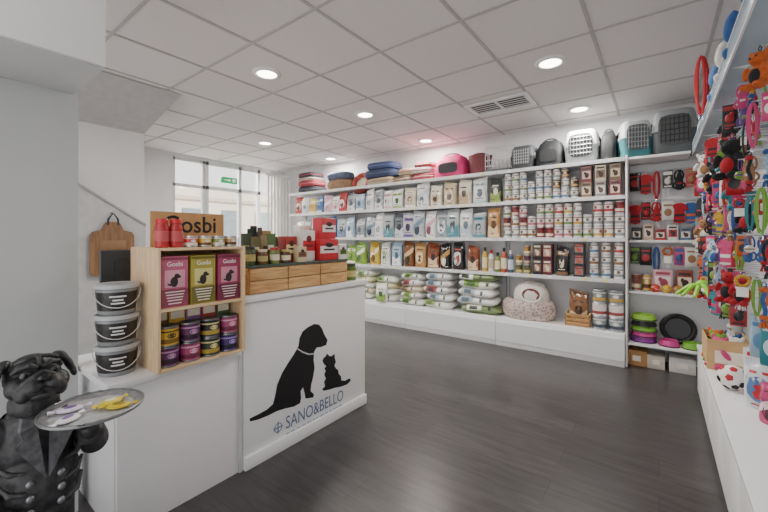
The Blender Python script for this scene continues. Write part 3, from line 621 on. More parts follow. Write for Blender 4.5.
put('bgt',bag(.16,.37,.1,'#b98a50','#e6cda0','#5d3c20'),(x(494.5,4.46),4.46,1.29),'single tan bag beside the tins on the third shelf','pet food bag',GR+'third shelf')
bagrow(.87,-4.85,x(368,4.46),[yel,grn,wht,grn],.2,.34,.1,'fourth shelf far left',GR+'fourth shelf')
bagrow(.87,x(369,4.46),x(403,4.46),[yel,whg,lgt,grn],.165,.35,.11,'fourth shelf light run',GR+'fourth shelf')
bagrow(.87,x(404,4.46),x(439,4.46),[brn,tan,brn2,wht],.165,.37,.11,'fourth shelf brown run',GR+'fourth shelf')
bagrow(.87,x(440,4.46),x(481,4.46),[blk,blk2,brn2,blk],.155,.37,.11,'fourth shelf black run',GR+'fourth shelf')
# ------------- tins
LAY=['bottom','second','third','top']
def tinrow(z,x0,x1,specs,d,h,L,shelf,group,Y=None):
    n=int((x1-x0)/(d+.001)); st_=(x1-x0)/n
    for i in range(n):
        for l in range(L if isinstance(L,int) else L[i%len(L)]):
            nm,a,b,p=specs[(i//2+l*(1 if i%3 else 2))%len(specs)]
            put(('tin',a,b,p,d,h),tin(d,h,a,b,p),(x0+st_*(i+.5),(Y or SFY+.025+d/2)+random.uniform(0,.012),z+h*l),f"{nm} tin, {LAY[l]} layer, {ORD[i]} column from left on {shelf}",'food tin',group,rz=random.uniform(-.8,.8))
w1=('white red-banded','#e7e5e1','#b23a3a','#8a2a2a'); w2=('white green-banded','#e8e7e3','#6f8d54','#8a6a4c'); w3=('white blue-banded','#e6e7e8','#5c7d9e','#8d7a68'); w4=('white brown-banded','#e9e6df','#8a6748','#5d4433'); w5=('white pink-banded','#e8e3e2','#c0717f','#7a5a4c'); w6=('white grey-banded','#ecebe8','#8f9498','#6d5a4c'); w7=('dark brown','#3b2a24','#c9a06a','#e6d5b0'); w8=('dark red','#8a2a2e','#e3d3c0','#2b1416'); w9=('white gold-banded','#ebe8df','#c9a04a','#8a3a2a')
tinrow(1.72,x(504,4.43),x(579,4.43),[w4,w6,w2,w3,w6,w7],.084,.113,[3,3,3,2,3],'second shelf','tins on the second shelf')
tinrow(1.29,x(503,4.43),x(625,4.43),[w6,w4,w8,w5,w2,w9,w6,w1],.088,.126,[3,3,3,2,3,3],'third shelf','tins on the third shelf')
tinrow(.87,x(515,4.43),x(531,4.43),[('olive','#6d6b3c','#d9c67a','#3c3a22'),('plum','#6a4152','#d8b9a2','#3a2430'),('ochre','#b98a3a','#efe0b5','#5a3d1c')],.08,.11,[2,3,3],'fourth shelf','coloured tins on the fourth shelf')
tinrow(.87,x(588,4.43),x(625,4.43),[w3,w6,w4,w1],.086,.124,3,'fourth shelf, right end','white tins on the fourth shelf')
def packbox(w,h,d,c,p,q):
    def f():
        t=thing('food_box'); m=MB(); m.box((0,0,h/2),(w,d,h),mat(c,.4),.002); m.build('carton',t)
        m=MB(); m.box((0,-d/2-.001,h*.45),(w*.8,.002,h*.5),mat(p,.4)); m.ell((w*.05,-d/2-.002,h*.42),(w*.22,.003,h*.18),mat(q,.5),seg=10,rings=6); m.ell((-w*.12,-d/2-.002,h*.56),(w*.12,.003,h*.1),mat(q,.5),seg=10,rings=6); m.box((0,-d/2-.001,h*.84),(w*.7,.002,h*.12),mat(q,.4)); m.build('picture',t); return t
    return f
def bottle(d,h,c,cap,lab):
    def f():
        t=thing('care_bottle'); r=d/2; m=MB(); m.lathe([(0,0),(r*.92,0),(r,.006),(r,h*.68),(r*.8,h*.76),(r*.42,h*.82),(r*.42,h*.86),(0,h*.86)],mat(c,.3),18); m.build('bottle_body',t)
        m=MB(); m.lathe([(r*.5,h*.84),(r*.5,h*.99),(r*.42,h),(0,h)],mat(cap,.4),14); m.build('cap',t)
        m=MB(); m.lathe([(r*1.005,h*.15),(r*1.012,h*.16),(r*1.012,h*.58),(r*1.005,h*.59)],mat(lab,.45),18); m.build('label',t); return t
    return f
def boxrow(z,x0,x1,specs,w,h,d,L,shelf,group,Y=None):
    n=int((x1-x0)/(w+.004)); st_=(x1-x0)/n
    for i in range(n):
        for l in range(L):
            nm,a,b,c=specs[(i+l*2)%len(specs)]
            put(('pb',a,b,c,w,h),packbox(w,h,d,a,b,c),(x0+st_*(i+.5),Y or SFY+.025+d/2,z+h*l),f"{nm} food box, {LAY[l]} layer, {ORD[i]} box from left, {shelf}",'food box',group)
boxrow(1.72,x(580,4.43),x(623,4.43),[('brown patterned','#7d6653','#d8c6a9','#4d3527'),('grey patterned','#8d8a86','#d9d4cc','#5b4a40'),('maroon patterned','#7a3d42','#dcc0ae','#3b1d20'),('cream patterned','#cdbfa5','#7d6653','#3d2a20')],.1,.165,.1,2,'second shelf','boxes on the second shelf')
x0_,x1_=x(482,4.43),x(514,4.43)
for i in range(5):
    cc=[('#c9a640','#3a2c18','#efe0aa','mustard'),('#e6e3da','#b3222c','#c9b59a','white'),('#6d7a3a','#222326','#e3dcae','olive'),('#b9572c','#222326','#f0dfc0','orange'),('#3f4f6d','#e2dfda','#c9d4e2','navy')][i]
    put(('bo',cc[3]),bottle(.066,.3-.03*(i%3),cc[0],cc[1],cc[2]),(x0_+(x1_-x0_)*(i+.5)/5,SFY+.06,.87),f"slim {cc[3]} bottle between black bags and tins on the fourth shelf",'bottle','slim bottles on the fourth shelf')
boxrow(.87,x(533,4.43),x(553,4.43),[('dark cat-picture','#2b2528','#7d5a48','#d8c9b4'),('maroon','#5b2430','#b98a78','#e4d7c4')],.1,.175,.11,2,'fourth shelf','dark boxes on the fourth shelf')
bagrow(.87,x(554,4.43),x(571,4.43),[('dark picture','#2f2c2c','#8a6a52','#e3d5c0'),('wine','#6a2a36','#d9b9a2','#2b1418')],.13,.35,.1,'fourth shelf between dark boxes','bags on the fourth shelf')
boxrow(.87,x(572,4.43),x(587,4.43),[('charcoal','#35363a','#8f7d70','#c2463f'),('tan cat-picture','#a88a68','#3d2e26','#efe3d0')],.1,.12,.11,3,'fourth shelf by tins','dark boxes on the fourth shelf')
# ------------- bottom sacks
def sack(w,d,t,body,panel,motif,name='food_sack',fab=False,sd=0):
    ex=2.6 if fab else 1.9; lo=.8 if fab else .5
    def prk(u): return (1-abs(2*u-1)**ex)**(1/ex) if 0<u<1 else 0
    def wob(x_,y_,u): return (math.sin(x_*13+sd)*.013+math.sin(y_*17+sd*2.1)*.01+math.sin(x_*31-y_*9+sd*3)*.004)*(1 if 0<u<1 else .3)
    def df(p,u): return (p[0]*(1+.04*math.sin(5*p[1]/d+sd)),p[1]*(1+.06*math.sin(6*p[0]/w+sd*1.7)),t*u+(wob(p[0],p[1],u) if u>.15 else 0)*(.7 if u<.6 else .35))
    def f():
        r=thing(name); lv=[0,.08,.2,.36,.5,.64,.8,.92,1]; rg=[]
        for u in lv:
            k=prk(u); ring=sring(w/2*(lo+(1-lo)*k),d/2*(lo+(1-lo)*k),4 if fab else 5,t*u,36)
            if not fab: ring=[df(p,u) for p in ring]
            rg.append(ring)
        m=MB(); m.loft(rg,mat(body,.85 if fab else .3,ns=11,var=.12,bump=.6)); m.build('sack_body' if not fab else 'cushion_body',r)
        m=MB()
        if fab:
            m.tube([(p[0]*1.01,p[1]*1.01,p[2]) for p in sring(w/2,d/2,4,t*.5,24)],.006,mat(panel,.8),5,True); m.build('piping',r); return r
        def pt(x_,u,off):
            k=prk(u); hw=w/2*(lo+(1-lo)*k); hd=d/2*(lo+(1-lo)*k); yy=-hd*max(0,1-min(1,abs(x_/hw))**5)**.2
            q=df((x_,yy),u); return (q[0],q[1]-off,q[2]+off*(.8 if u>.5 else -.3))
        def strip(a,b,u0,u1,mm,off,nx=8):
            vs=[pt(a+(b-a)*i/nx,u0+(u1-u0)*j/4,off) for j in range(5) for i in range(nx+1)]
            m.raw(vs,[[j*(nx+1)+i,j*(nx+1)+i+1,(j+1)*(nx+1)+i+1,(j+1)*(nx+1)+i] for j in range(4) for i in range(nx)],mm)
        P=mat(panel,.4); Q=mat(motif,.4); dx=(sd%3-1)*w*.06
        strip(-w*.36+dx,w*.02+dx,.35,.9,P,.004); strip(-w*.28+dx,-w*.08+dx,.48,.8,Q,.006); strip(w*.18+dx,w*.24+dx,.45,.8,Q,.004)
        m.build('label_panel',r); return r
    return f
sw=('white','#eeedea','#a9b8c0','#4d5f6c'); sgw=('white green-printed','#e9ece3','#7fa04c','#3c5a2a'); sdg=('green','#7d9160','#eceee2','#2c3a24'); sbg=('beige','#d8ccb6','#8a6b4a','#4a3826'); syl=('pale yellow','#e3dcae','#7a9a50','#6d5a2c'); swg=('white leaf-printed','#ecebe8','#8fae5a','#55702f'); srd=('white red-printed','#eae8e5','#a84a4a','#3b2a2a')
cnt=0; LAY6=['bottom sack','second sack up','third sack up','fourth sack up','fifth sack up','top sack']
for px,ww,seq,tt,nm in [(369,.36,[sgw,sbg,sgw,syl,sgw],.085,'leftmost stack beside the counter'),(391,.36,[sgw,sw,syl,sgw],.092,'second stack from left'),(415,.37,[sgw,swg,sbg,srd,sgw],.087,'third stack from left'),(442,.43,[swg,sw,srd,sw,sw],.094,'white stack in the middle'),(481,.52,[sdg,sw,sw,sgw,sdg],.1,'widest stack beside the pet beds')]:
    for l,(cn,a,b,c) in enumerate(seq):
        cnt+=1
        put(('sack',cnt),sack(ww*random.uniform(.92,1.04),.35,tt*1.14,a,b,c,sd=cnt),(x(px,4.53)+random.uniform(-.025,.025),4.53+random.uniform(-.01,.01),BASE+tt*l+(.002 if l else 0)),f"{cn} food sack, {LAY6[l]} of the {nm}",'food sack','sacks lying on the bottom shelf',rz=random.uniform(-.1,.1))
put('pouchS',bag(.2,.28,.07,'#e6e8e2','#8fae5a','#4a6a34'),(x(381,4.3)-.02,4.345,BASE),'white green pouch standing in front of the low sacks','pet food bag')
# pet beds
def donut(D,h,outer,inner,name='pet_bed',sy=.85,om=None):
    def f():
        t=thing(name); R=D/2; m=MB(); pr=[]
        for k in range(13):
            a=-PI/2+2*PI*k/12; pr.append((R*.78+R*.22*math.cos(a),h*.5+h*.5*math.sin(a)))
        m.lathe(pr,om or mat(outer,.85,ns=26,var=.3,bump=.4),36,sy=sy); m.build('rim',t)
        m=MB(); m.lathe([(0,.006),(R*.7,.006),(R*.74,h*.25),(R*.55,h*.48),(0,h*.55)],mat(inner,.9,ns=40,var=.15,bump=.5),32,sy=sy); m.build('cushion',t); return t
    return f
put('bed1',donut(.62,.23,'#b5a28c','#efe9df',sy=.6,om=printmat('grey_pink_print','#9a8d8a','#d0bcb4',30)),(x(528,4.52),4.535,BASE),'soft grey and pink printed oval pet bed on the bottom shelf','pet bed')
def igloo():
    t=thing('pet_igloo'); m=MB(); A=mat('#e6e0d6',.9,ns=30,var=.15,bump=.5)
    m.loft([sring(.2*a,.15*a,2.6,z,32) for z,a in ((0,.92),(.02,1),(.1,1.0),(.16,.9),(.21,.7),(.24,.42),(.25,.15))],A); m.build('cover',t)
    m=MB(); m.loft([[(p[0],-.135-(.012 if s else 0)+.25*max(0,p[1]-.02),.1+p[1]) for p in sring(.1,.075,2.4,0,24)] for s in (0,1)],mat('#7a453c',.9,ns=30,var=.2)); m.build('opening',t)
    m=MB(); m.tube([(.108*math.cos(2*PI*k/24),-.149+.25*max(0,.083*math.sin(2*PI*k/24)-.02),.1+.083*math.sin(2*PI*k/24)) for k in range(24)],.012,mat('#f2eee8',.9),6,True); m.build('opening_rim',t); return t
put('bed2',igloo,(x(531,4.5),4.53,BASE+.2),'small cream pet igloo with brown opening resting in the printed bed','pet bed',rz=.2)
# wooden crate w bag
wc=thing('wooden_crate','small open wooden crate on the bottom shelf beside the beds','crate',(x(579,4.5),4.5,BASE))
for s in (-1,1):
    m=MB(); m.box((.115*s,0,.075),(.014,.2,.15),PINE,.002); m.build('side_panel',wc)
    for zz in (.03,.075,.12):
        m=MB(); m.box((0,.095*s,zz),(.244,.01,.036),OAK,.002); m.build('slat',wc)
m=MB(); m.box((0,0,.006),(.216,.18,.012),PINE); m.build('bottom',wc)
put('wcb',bag(.19,.37,.12,'#8a5f3c','#d9c2a0','#3b2a1c'),(x(579,4.5),4.5,BASE+.012),'brown paper treat bag standing in the small wooden crate','treat bag')
for i,(a,b,nm) in enumerate([('#8d97a0','#3e4852','grey'),('#e2dfda','#a34a4a','white'),('#7d8790','#c9a24a','slate')]):
    for j,dx in enumerate((-.075,.075)):
        put('bt'+a,tin(.14,.14,a,b,'#efe9dd','#d9dbdd'),(x(608,4.47)+dx,4.46,BASE+.14*i),f"{nm} treat bucket, {('left','right')[j]} column, {LAY[i]} layer, right end of bottom shelf",'bucket','treat buckets on the bottom shelf')
# ------------- top shelf
TZ=2.1; TY=4.57
def carrier(w,h,d,low,up,door):
    def f():
        t=thing('pet_carrier'); n=6
        m=MB(); m.loft([sring(w/2*a,d/2*a,n,h*z,28) for z,a in ((0,.84),(.02,.88),(.46,.97),(.47,1.0),(.5,1.0))],mat(low,.5)); m.build('lower_shell',t)
        m=MB(); m.loft([sring(w/2*a,d/2*a,n,h*z,28) for z,a in ((.503,1.0),(.53,1.0),(.54,.97),(.86,.86),(.95,.78),(.975,.68))],mat(up,.5)); m.build('upper_shell',t)
        m=MB(); m.loft([[(p[0],-d/2*.965+.0-(.012 if s else 0),h*.5+p[1]) for p in sring(w*.33,h*.33,4,0,24)] for s in (0,1)],mat('#55585a',.7)); dr=m.build('door',t)
        m=MB(); yy=-d/2*.965-.016
        for k in range(-3,4): m.cyl((k*w*.09,yy,h*.2),(k*w*.09,yy,h*.8),.004,.004,mat(door,.4,.4),6)
        for k in range(-2,3): m.cyl((-w*.3,yy,h*.5+k*h*.12),(w*.3,yy,h*.5+k*h*.12),.004,.004,mat(door,.4,.4),6)
        m.build('door_grille',dr)
        m=MB(); m.tube([(-w*.2,0,h*.95),(-w*.17,0,h*.99),(w*.17,0,h*.99),(w*.2,0,h*.95)],.011,mat(low,.5),8); m.build('handle',t)
        for s in (-1,1):
            m=MB(); m.box((w*.46*s,-d*.3,h*.52),(w*.07,.03,.06),mat(door,.5),.004); m.build('latch',t)
            for k in range(4): m=MB(); m.box((w*.452*s,-d*.12+k*d*.12,h*.68),(.02,d*.05,h*.14),mat('#3a3c3e',.7),.003); m.build('side_vent',t)
        return t
    return f
def softbag(w,h,d,c,trim,win=True):
    def f():
        t=thing('carrier_bag'); m=MB(); m.loft([sring(w/2*a,d/2*b,5,h*z,24) for z,a,b in ((0,.93,.9),(.04,1,1),(.35,1,1),(.7,.92,.85),(.9,.75,.6),(1,.5,.4))],mat(c,.7,ns=20,var=.12,bump=.3)); m.build('bag_body',t)
        if win:
            m=MB(); m.loft([[(p[0],-d/2-.001-(.006 if s else 0),h*.4+p[1]) for p in sring(w*.3,h*.22,4,0,20)] for s in (0,1)],mat('#3a3b3d',.8,ns=200,var=.4)); m.build('mesh_window',t)
        m=MB(); m.tube([(w*.3*math.cos(PI*k/12),-d*.18,h*.86+h*.2*math.sin(PI*k/12)) for k in range(13)],.009,mat(trim,.6),6); m.build('handle',t)
        m=MB(); m.tube([(w*.503*math.cos(2*PI*k/24),d*.5*math.sin(2*PI*k/24),h*.08) for k in range(24)],.008,mat(trim,.6),6,True); m.build('piping',t); return t
    return f
def pile(px,items):
    z=TZ
    for (W,D,t,c,c2,lab) in items:
        put(('cu',c,W,t),sack(W,D,t,c,c2,c2,'pet_cushion',True),(x(px,4.5)+random.uniform(-.03,.03),TY,z),lab,'pet cushion','folded beds on the top shelf',rz=random.uniform(-.15,.15)); z+=t
pile(309,[(.5,.36,.11,'#33353c','#5a5d66','charcoal folded pet cushion at bottom of far left pile'),(.48,.36,.11,'#963a43','#b9787c','muted red folded pet cushion in the middle of far left pile'),(.44,.34,.06,'#cdc5b8','#963a43','cream folded pet cushion second in far left pile'),(.44,.34,.09,'#40424a','#a8343f','dark folded pet cushion topping the far left pile')])
put('bd3',donut(.58,.17,'#8f7258','#c9bba5',sy=.7),(x(339,4.5),TY,TZ),'brown round pet bed under the slate blue one, top shelf','pet bed')
put('bd4',donut(.54,.13,'#5d6a80','#b9a68d',sy=.72),(x(338,4.5),TY,TZ+.17),'slate blue round pet bed stacked on the brown bed','pet bed')
put('bd5',donut(.4,.12,'#a04a42','#d9c9b4',sy=.95),(x(359,4.5),TY+.06,TZ+.06),'brick red pet bed leaning upright left of the navy pile','pet bed',rx=1.25)
pile(382,[(.56,.37,.11,'#a89880','#7a6a56','tan pet cushion under the navy ones, top shelf'),(.57,.38,.13,'#37425f','#5a6684','navy pet cushion second in its pile, top shelf'),(.52,.36,.11,'#47557d','#7580a0','muted blue crumpled cushion topping the navy pile')])
pile(407,[(.34,.33,.1,'#7a6a58','#d9b9ae','brown flat cushion between navy pile and red cushions'),(.32,.32,.1,'#b9a58a','#8f3540','sandy flat cushion on the brown one')])
pile(424,[(.36,.34,.1,'#8c3540','#c9a99e','wine red flat cushion left of the pink carrier'),(.34,.33,.09,'#c9c5bf','#8f3540','pale flat cushion on the wine red one'),(.3,.3,.07,'#a5525a','#d6b9b0','rose cushion topping the wine red pile')])
put('pk',softbag(.46,.31,.34,'#c9346f','#7d1f48'),(x(451,4.5),TY,TZ),'bright pink soft pet carrier on the top shelf','carrier')
def basket2():
    t=thing('pet_basket'); m=MB(); m.lathe([(0,0),(.1,0),(.13,.05),(.15,.24),(.157,.25),(.15,.255),(.135,.24),(.115,.05),(0,.012)],mat('#7d4146',.7,ns=60,var=.3,bump=.5),24); m.build('shell',t)
    m=MB(); m.lathe([(0,.2),(.13,.2),(.125,.255),(.08,.285),(0,.29)],mat('#5b2b33',.9,bump=.4),20); m.build('liner',t); return t
put('bs2',basket2,(x(478,4.5),TY,TZ),'dark red woven pet basket right of the pink carrier','basket')
def wcage():
    t=thing('wire_crate'); w,h,d=.3,.33,.34; m=MB(); W=mat('#d6d8da',.35,.5)
    for k in range(7):
        u=-w/2+w*k/6
        m.tube([(u,-d/2,.02),(u,-d/2,h*.85),(u,-d*.3,h),(u,d/2,h),(u,d/2,.02)],.004,W,5)
    for z in (.08,.15,.22): m.tube([(-w/2,-d/2,z),(w/2,-d/2,z),(w/2,d/2,z),(-w/2,d/2,z)],.004,W,5,True)
    for k in range(5): v=-d/2+d*k/4; m.tube([(-w/2,v,.02),(-w/2,v,.24 if k==0 else h),(w/2,v,.24 if k==0 else h),(w/2,v,.02)],.004,W,5)
    m.build('wire_mesh',t); m=MB(); m.box((0,0,.018),(w+.02,d+.02,.036),mat('#55585b',.5),.008); m.build('tray',t); return t
put('wcg',wcage,(x(500,4.5),TY,TZ),'white wire pet crate with dark tray on the top shelf','pet crate')
put('cr1',carrier(.29,.29,.36,'#3d4043','#55595d','#b9bcbf'),(x(524,4.5),TY,TZ),'small charcoal plastic pet carrier right of the wire crate','pet carrier','plastic pet carriers')
put('sb1',softbag(.3,.31,.32,'#202226','#3a3c40'),(x(550,4.5),TY,TZ),'black soft pet carrier left of the white plastic carrier','carrier')
put('cr2',carrier(.35,.37,.37,'#c9ced0','#dfe2e3','#a5a9ac'),(x(582,4.5),TY,TZ),'white plastic pet carrier with grey grille door','pet carrier','plastic pet carriers')
put('sb2',softbag(.15,.32,.3,'#26282b','#4a4c50',False),(x(608.5,4.5),TY,TZ),'narrow black bag between white and teal carriers','carrier')
put('cr3',carrier(.29,.38,.37,'#3f7f86','#b9c0c1','#8f9598'),(x(633,4.5),TY,TZ),'grey and teal plastic pet carrier at the shelving end','pet carrier','plastic pet carriers',rz=.25)
put('cr4',carrier(.37,.43,.37,'#5b6063','#8f9497','#2b2d30'),(x(674,4.5),TY,TZ),'large grey pet carrier with dark grille at the corner','pet carrier','plastic pet carriers')
# ================================================================ CORNER WALL DISPLAY (back right)
cw=thing('corner_display','white wall panel display with shelves and hooks in the back corner','display panel',(.17,4.7,0),world=True)
m=MB(); m.bx(-.25,.62,4.775,4.795,.1,2.07,PANEL); m.build('back_board',cw)
for z,yf in ((2.1,4.4),(1.27,4.6),(.75,4.5),(.24,4.42)):
    m=MB(); m.bx(-.25,.62 if z<2 else .235,yf,4.774,z-.025,z,WHITE,.002); m.build('shelf',cw)
for z in (1.97,1.66,1.2):
    m=MB(); m.bx(-.25,.62,4.755,4.774,z+.005,z+.03,mat('#c7c9cb',.4)); m.build('rail',cw)
    for k in range(8):
        xx=-.2+.09*k; m=MB(); m.cyl((xx,4.756,z),(xx,4.62,z),.003,.003,STEEL,6); m.build('hook',cw)
# hanging goods: origin = hole, front -Y
def h_card(c,c2,toy):
    def f():
        t=thing('carded_toy'); m=MB(); m.box((0,0,-.075),(.07,.004,.15),mat(c,.45),.0015); m.box((0,-.0026,-.025),(.06,.001,.028),mat(c2,.45)); m.box((0,-.0026,-.135),(.05,.001,.012),mat(c2,.45)); m.build('card',t)
        m=MB(); m.ell((0,-.012,-.092),(.022,.014,.03),mat(toy,.4)); m.ell((0.012,-.014,-.064),(.012,.01,.012),mat(toy,.4)); m.build('toy',t); return t
    return f
def h_leash(c,L=.24):
    def f():
        t=thing('leash'); m=MB(); M_=mat(c,.7)
        m.tube([(.013*math.sin(2*PI*k/20),0.0,-L/2+L/2*math.cos(2*PI*k/20)) for k in range(20)],.0055,M_,6,True,.5)
        m.tube([(.022*math.sin(2*PI*k/20),.01,-L*.45+L*.45*math.cos(2*PI*k/20)) for k in range(20)],.0055,M_,6,True,.5); m.build('strap',t)
        m=MB(); m.tube([(.008*math.cos(2*PI*k/10),0,-L-.01+.012*math.sin(2*PI*k/10)) for k in range(10)],.003,CHROME,5,True); m.build('clip',t); return t
    return f
def h_harness(c,c2):
    def f():
        t=thing('harness'); m=MB(); A=mat(c,.8,ns=60,var=.15,bump=.3)
        m.loft([sring(.026*a,.01*b,3,z,14) for z,a,b in ((-.17,.55,.5),(-.155,.95,.9),(-.11,1.05,1),(-.07,.85,.9),(-.04,.5,.6),(-.005,.2,.4))],A)
        m.tube([(.03*math.sin(2*PI*k/16),.012,-.05+.045*math.cos(2*PI*k/16)) for k in range(16)],.006,A,6,True,.5)
        m.tube([(.04*math.sin(2*PI*k/16),.012,-.13+.03*math.cos(2*PI*k/16)) for k in range(16)],.006,A,6,True,.5); m.build('straps',t)
        m=MB(); m.box((0,-.013,-.115),(.028,.006,.014),mat(c2,.4),.002); m.build('buckle',t); return t
    return f
def h_shirt(c,c2):
    def f():
        t=thing('pet_jacket'); m=MB(); A=mat(c,.85,ns=50,var=.15,bump=.4)
        P=[(-.018,-.02),(.018,-.02),(.042,-.035),(.058,-.075),(.042,-.085),(.032,-.065),(.036,-.18),(0,-.19),(-.036,-.18),(-.032,-.065),(-.042,-.085),(-.058,-.075),(-.042,-.035)]
        m.poly([(a,.009,b) for a,b in P],(0,-1,0),A,.018); m.build('garment',t)
        m=MB(); m.box((0,-.0105,-.12),(.062,.002,.02),mat(c2,.7)); m.build('stripe',t)
        m=MB(); m.box((0,-.0105,-.165),(.066,.002,.012),mat(c2,.7)); m.build('stripe',t)
        m=MB(); m.tube([(-.03,0,-.026),(0,0,-.01),(.03,0,-.026)],.003,mat('#e6e6e6',.4),5); m.tube([(0,0,-.012),(0,0,.002),(.006,0,.004)],.0018,CHROME,5); m.build('hanger',t); return t
    return f
def h_rope(c,c2):
    def f():
        t=thing('rope_toy'); m=MB(); A=mat(c,.85,ns=60,var=.3,bump=.6); B=mat(c2,.85,ns=60,var=.3,bump=.6)
        m.tube([(.005*math.sin(k),.005*math.cos(k),-.018-.017*k) for k in range(11)],.009,A,7); m.ell((0,0,-.035),(.018,.017,.016),B); m.ell((0,0,-.17),(.018,.017,.016),B); m.build('rope',t)
        m=MB()
        for k in range(7): a=2*PI*k/7; m.tube([(0,0,-.175),(.011*math.cos(a),.011*math.sin(a),-.2),(.016*math.cos(a),.016*math.sin(a),-.222)],.004,B,5)
        m.build('tassel',t); m=MB(); m.tube([(.01*math.cos(2*PI*k/10),0,-.01+.012*math.sin(2*PI*k/10)) for k in range(10)],.0025,A,5,True); m.build('loop',t); return t
    return f
def h_bone(c):
    def f():
        t=thing('bone_toy'); m=MB(); A=mat(c,.4); m.cyl((0,0,-.06),(0,0,-.13),.011,.011,A,10)
        for z in (-.055,-.135):
            for s in (-1,1): m.ell((.012*s,0,z),(.016,.013,.015),A)
        m.build('bone',t); m=MB(); m.tube([(.008*math.cos(2*PI*k/10),0,-.02+.024*math.sin(2*PI*k/10)) for k in range(10)],.0025,mat('#e6e6e6',.6),5,True); m.build('loop',t); return t
    return f
def h_ball(c,c2):
    def f():
        t=thing('ball_toy'); m=MB(); m.ell((0,0,-.1),(.028,.028,.028),mat(c,.45),seg=20,rings=14); m.build('ball',t)
        m=MB(); m.lathe([(.0285,-.105),(.0295,-.103),(.0295,-.097),(.0285,-.095)],mat(c2,.5),20); m.build('band',t)
        m=MB(); m.tube([(0,0,-.072),(.009,0,-.05),(.008,0,-.01),(0,0,.003),(-.008,0,-.01),(-.009,0,-.05)],.0035,mat(c2,.6),5,True); m.build('strap',t); return t
    return f
def h_ring(c):
    def f():
        t=thing('ring_toy'); m=MB(); n=40; m.tube([(.03*math.cos(2*PI*k/n),0,-.038+.03*math.sin(2*PI*k/n)) for k in range(n)],[.008+.003*(k%4==0) for k in range(n)],mat(c,.45),8,True); m.build('ring',t)
        m=MB(); m.box((0,-.002,-.105),(.055,.002,.06),mat('#efece6',.5)); m.tube([(0,0,-.07),(0,-.001,-.078)],.002,BLACK,4); m.build('tag_card',t); return t
    return f
def plushbody(m,A,s=1.0,z=0.0):
    m.ell((0,0,z+.07*s),(.05*s,.045*s,.065*s),A); m.ell((0,-.005*s,z+.165*s),(.042*s,.04*s,.04*s),A); m.ell((0,-.04*s,z+.155*s),(.02*s,.02*s,.017*s),A)
    for q in (-1,1):
        m.ell((.04*s*q,0,z+.195*s),(.015*s,.01*s,.026*s),A,(0,.4*q,0)); m.ell((.055*s*q,-.02*s,z+.1*s),(.017*s,.017*s,.04*s),A,(.4,-.5*q,0)); m.ell((.032*s*q,-.04*s,z+.018*s),(.021*s,.04*s,.02*s),A)
def plush(c,c2,hang=True):
    def f():
        t=thing('plush_toy'); m=MB(); z=-.235 if hang else 0; A=mat(c,.95,ns=60,var=.2,bump=.5); plushbody(m,A,1,z); blob('body',m,A,t,.006,2)
        m=MB()
        for q in (-1,1): m.ell((.016*q,-.042,z+.175),(.005,.004,.005),BLACK,seg=8,rings=6)
        m.ell((0,-.06,z+.16),(.007,.005,.005),BLACK,seg=8,rings=6); m.build('face',t)
        m=MB(); m.ell((0,-.03,z+.07),(.032,.02,.042),mat(c2,.95)); m.build('belly_patch',t)
        if hang: m=MB(); m.tube([(0,0,z+.2),(.008,0,z+.22),(0,0,.003),(-.008,0,z+.22)],.003,mat(c2,.7),5,True); m.build('loop',t)
        return t
    return f
def h_pouch(c,c2,w=1.0):
    def f():
        t=thing('hanging_pack'); m=MB(); m.loft([sring(.042*a*w,.018*b*w,4,(-.16+.16*z)*w,16) for z,a,b in ((0,1,.1),(.08,1,.7),(.4,1,1),(.75,.98,.6),(.88,1,.1),(1,1,.08))],mat(c,.25,ns=12,var=.12,bump=.4)); m.build('pack',t)
        m=MB(); m.ell((0,-.0165*w,-.095*w),(.028*w,.003*w,.032*w),mat(c2,.4),seg=14); m.box((0,-.013*w,-.035*w),(.06*w,.002,.014*w),mat(c2,.4)); m.build('label_panel',t); return t
    return f
PAL=[('#a8202a','red'),('#bf4575','pink'),('#2f5590','blue'),('#6f9a3a','lime'),('#222326','black'),('#c09a2f','yellow'),('#d8d5d0','white'),('#bb5c2a','orange'),('#33808a','turquoise'),('#5d3d7a','purple'),('#96704c','tan'),('#9db8cc','pale blue')]
BMAP=[4,6,7,9,0,2,10,4,1,3,6,2]
KIND=[('card',lambda a,b:h_card(b,a,a),'carded toy','toy'),('leash',lambda a,b:h_leash(a),'looped leash','leash'),('rope',lambda a,b:h_rope(a,b),'rope toy','rope toy'),('bone',lambda a,b:h_bone(a),'bone toy','bone toy'),('ball',lambda a,b:h_ball(a,b),'ball toy','ball'),('ring',lambda a,b:h_ring(a),'ring toy','ring toy'),('plush',lambda a,b:plush(a,b),'plush toy','plush toy'),('pouch',lambda a,b:h_pouch(a,b),'treat pack','treat pack'),('harness',lambda a,b:h_harness(a,b),'pet harness','harness'),('shirt',lambda a,b:h_shirt(a,b),'pet jacket','pet clothing')]
def hang(kind,ci,loc,rz,label_tail,group,sc=None):
    k=KIND[kind]; a,n=PAL[ci]; b=PAL[BMAP[ci]][0] if kind!=0 else PAL[(4,10,1,4,0,6)[ci%6]][0]
    if b==a: b='#d8d5d0' if a!='#d8d5d0' else '#a8202a'
    put(('h',kind,ci),k[1](a,b),loc,f"{n} {k[2]} {label_tail}",k[3],group,rz=rz,sc=sc)
rowsn={1.97:'top rail',1.66:'middle rail',1.2:'lowest rail'}
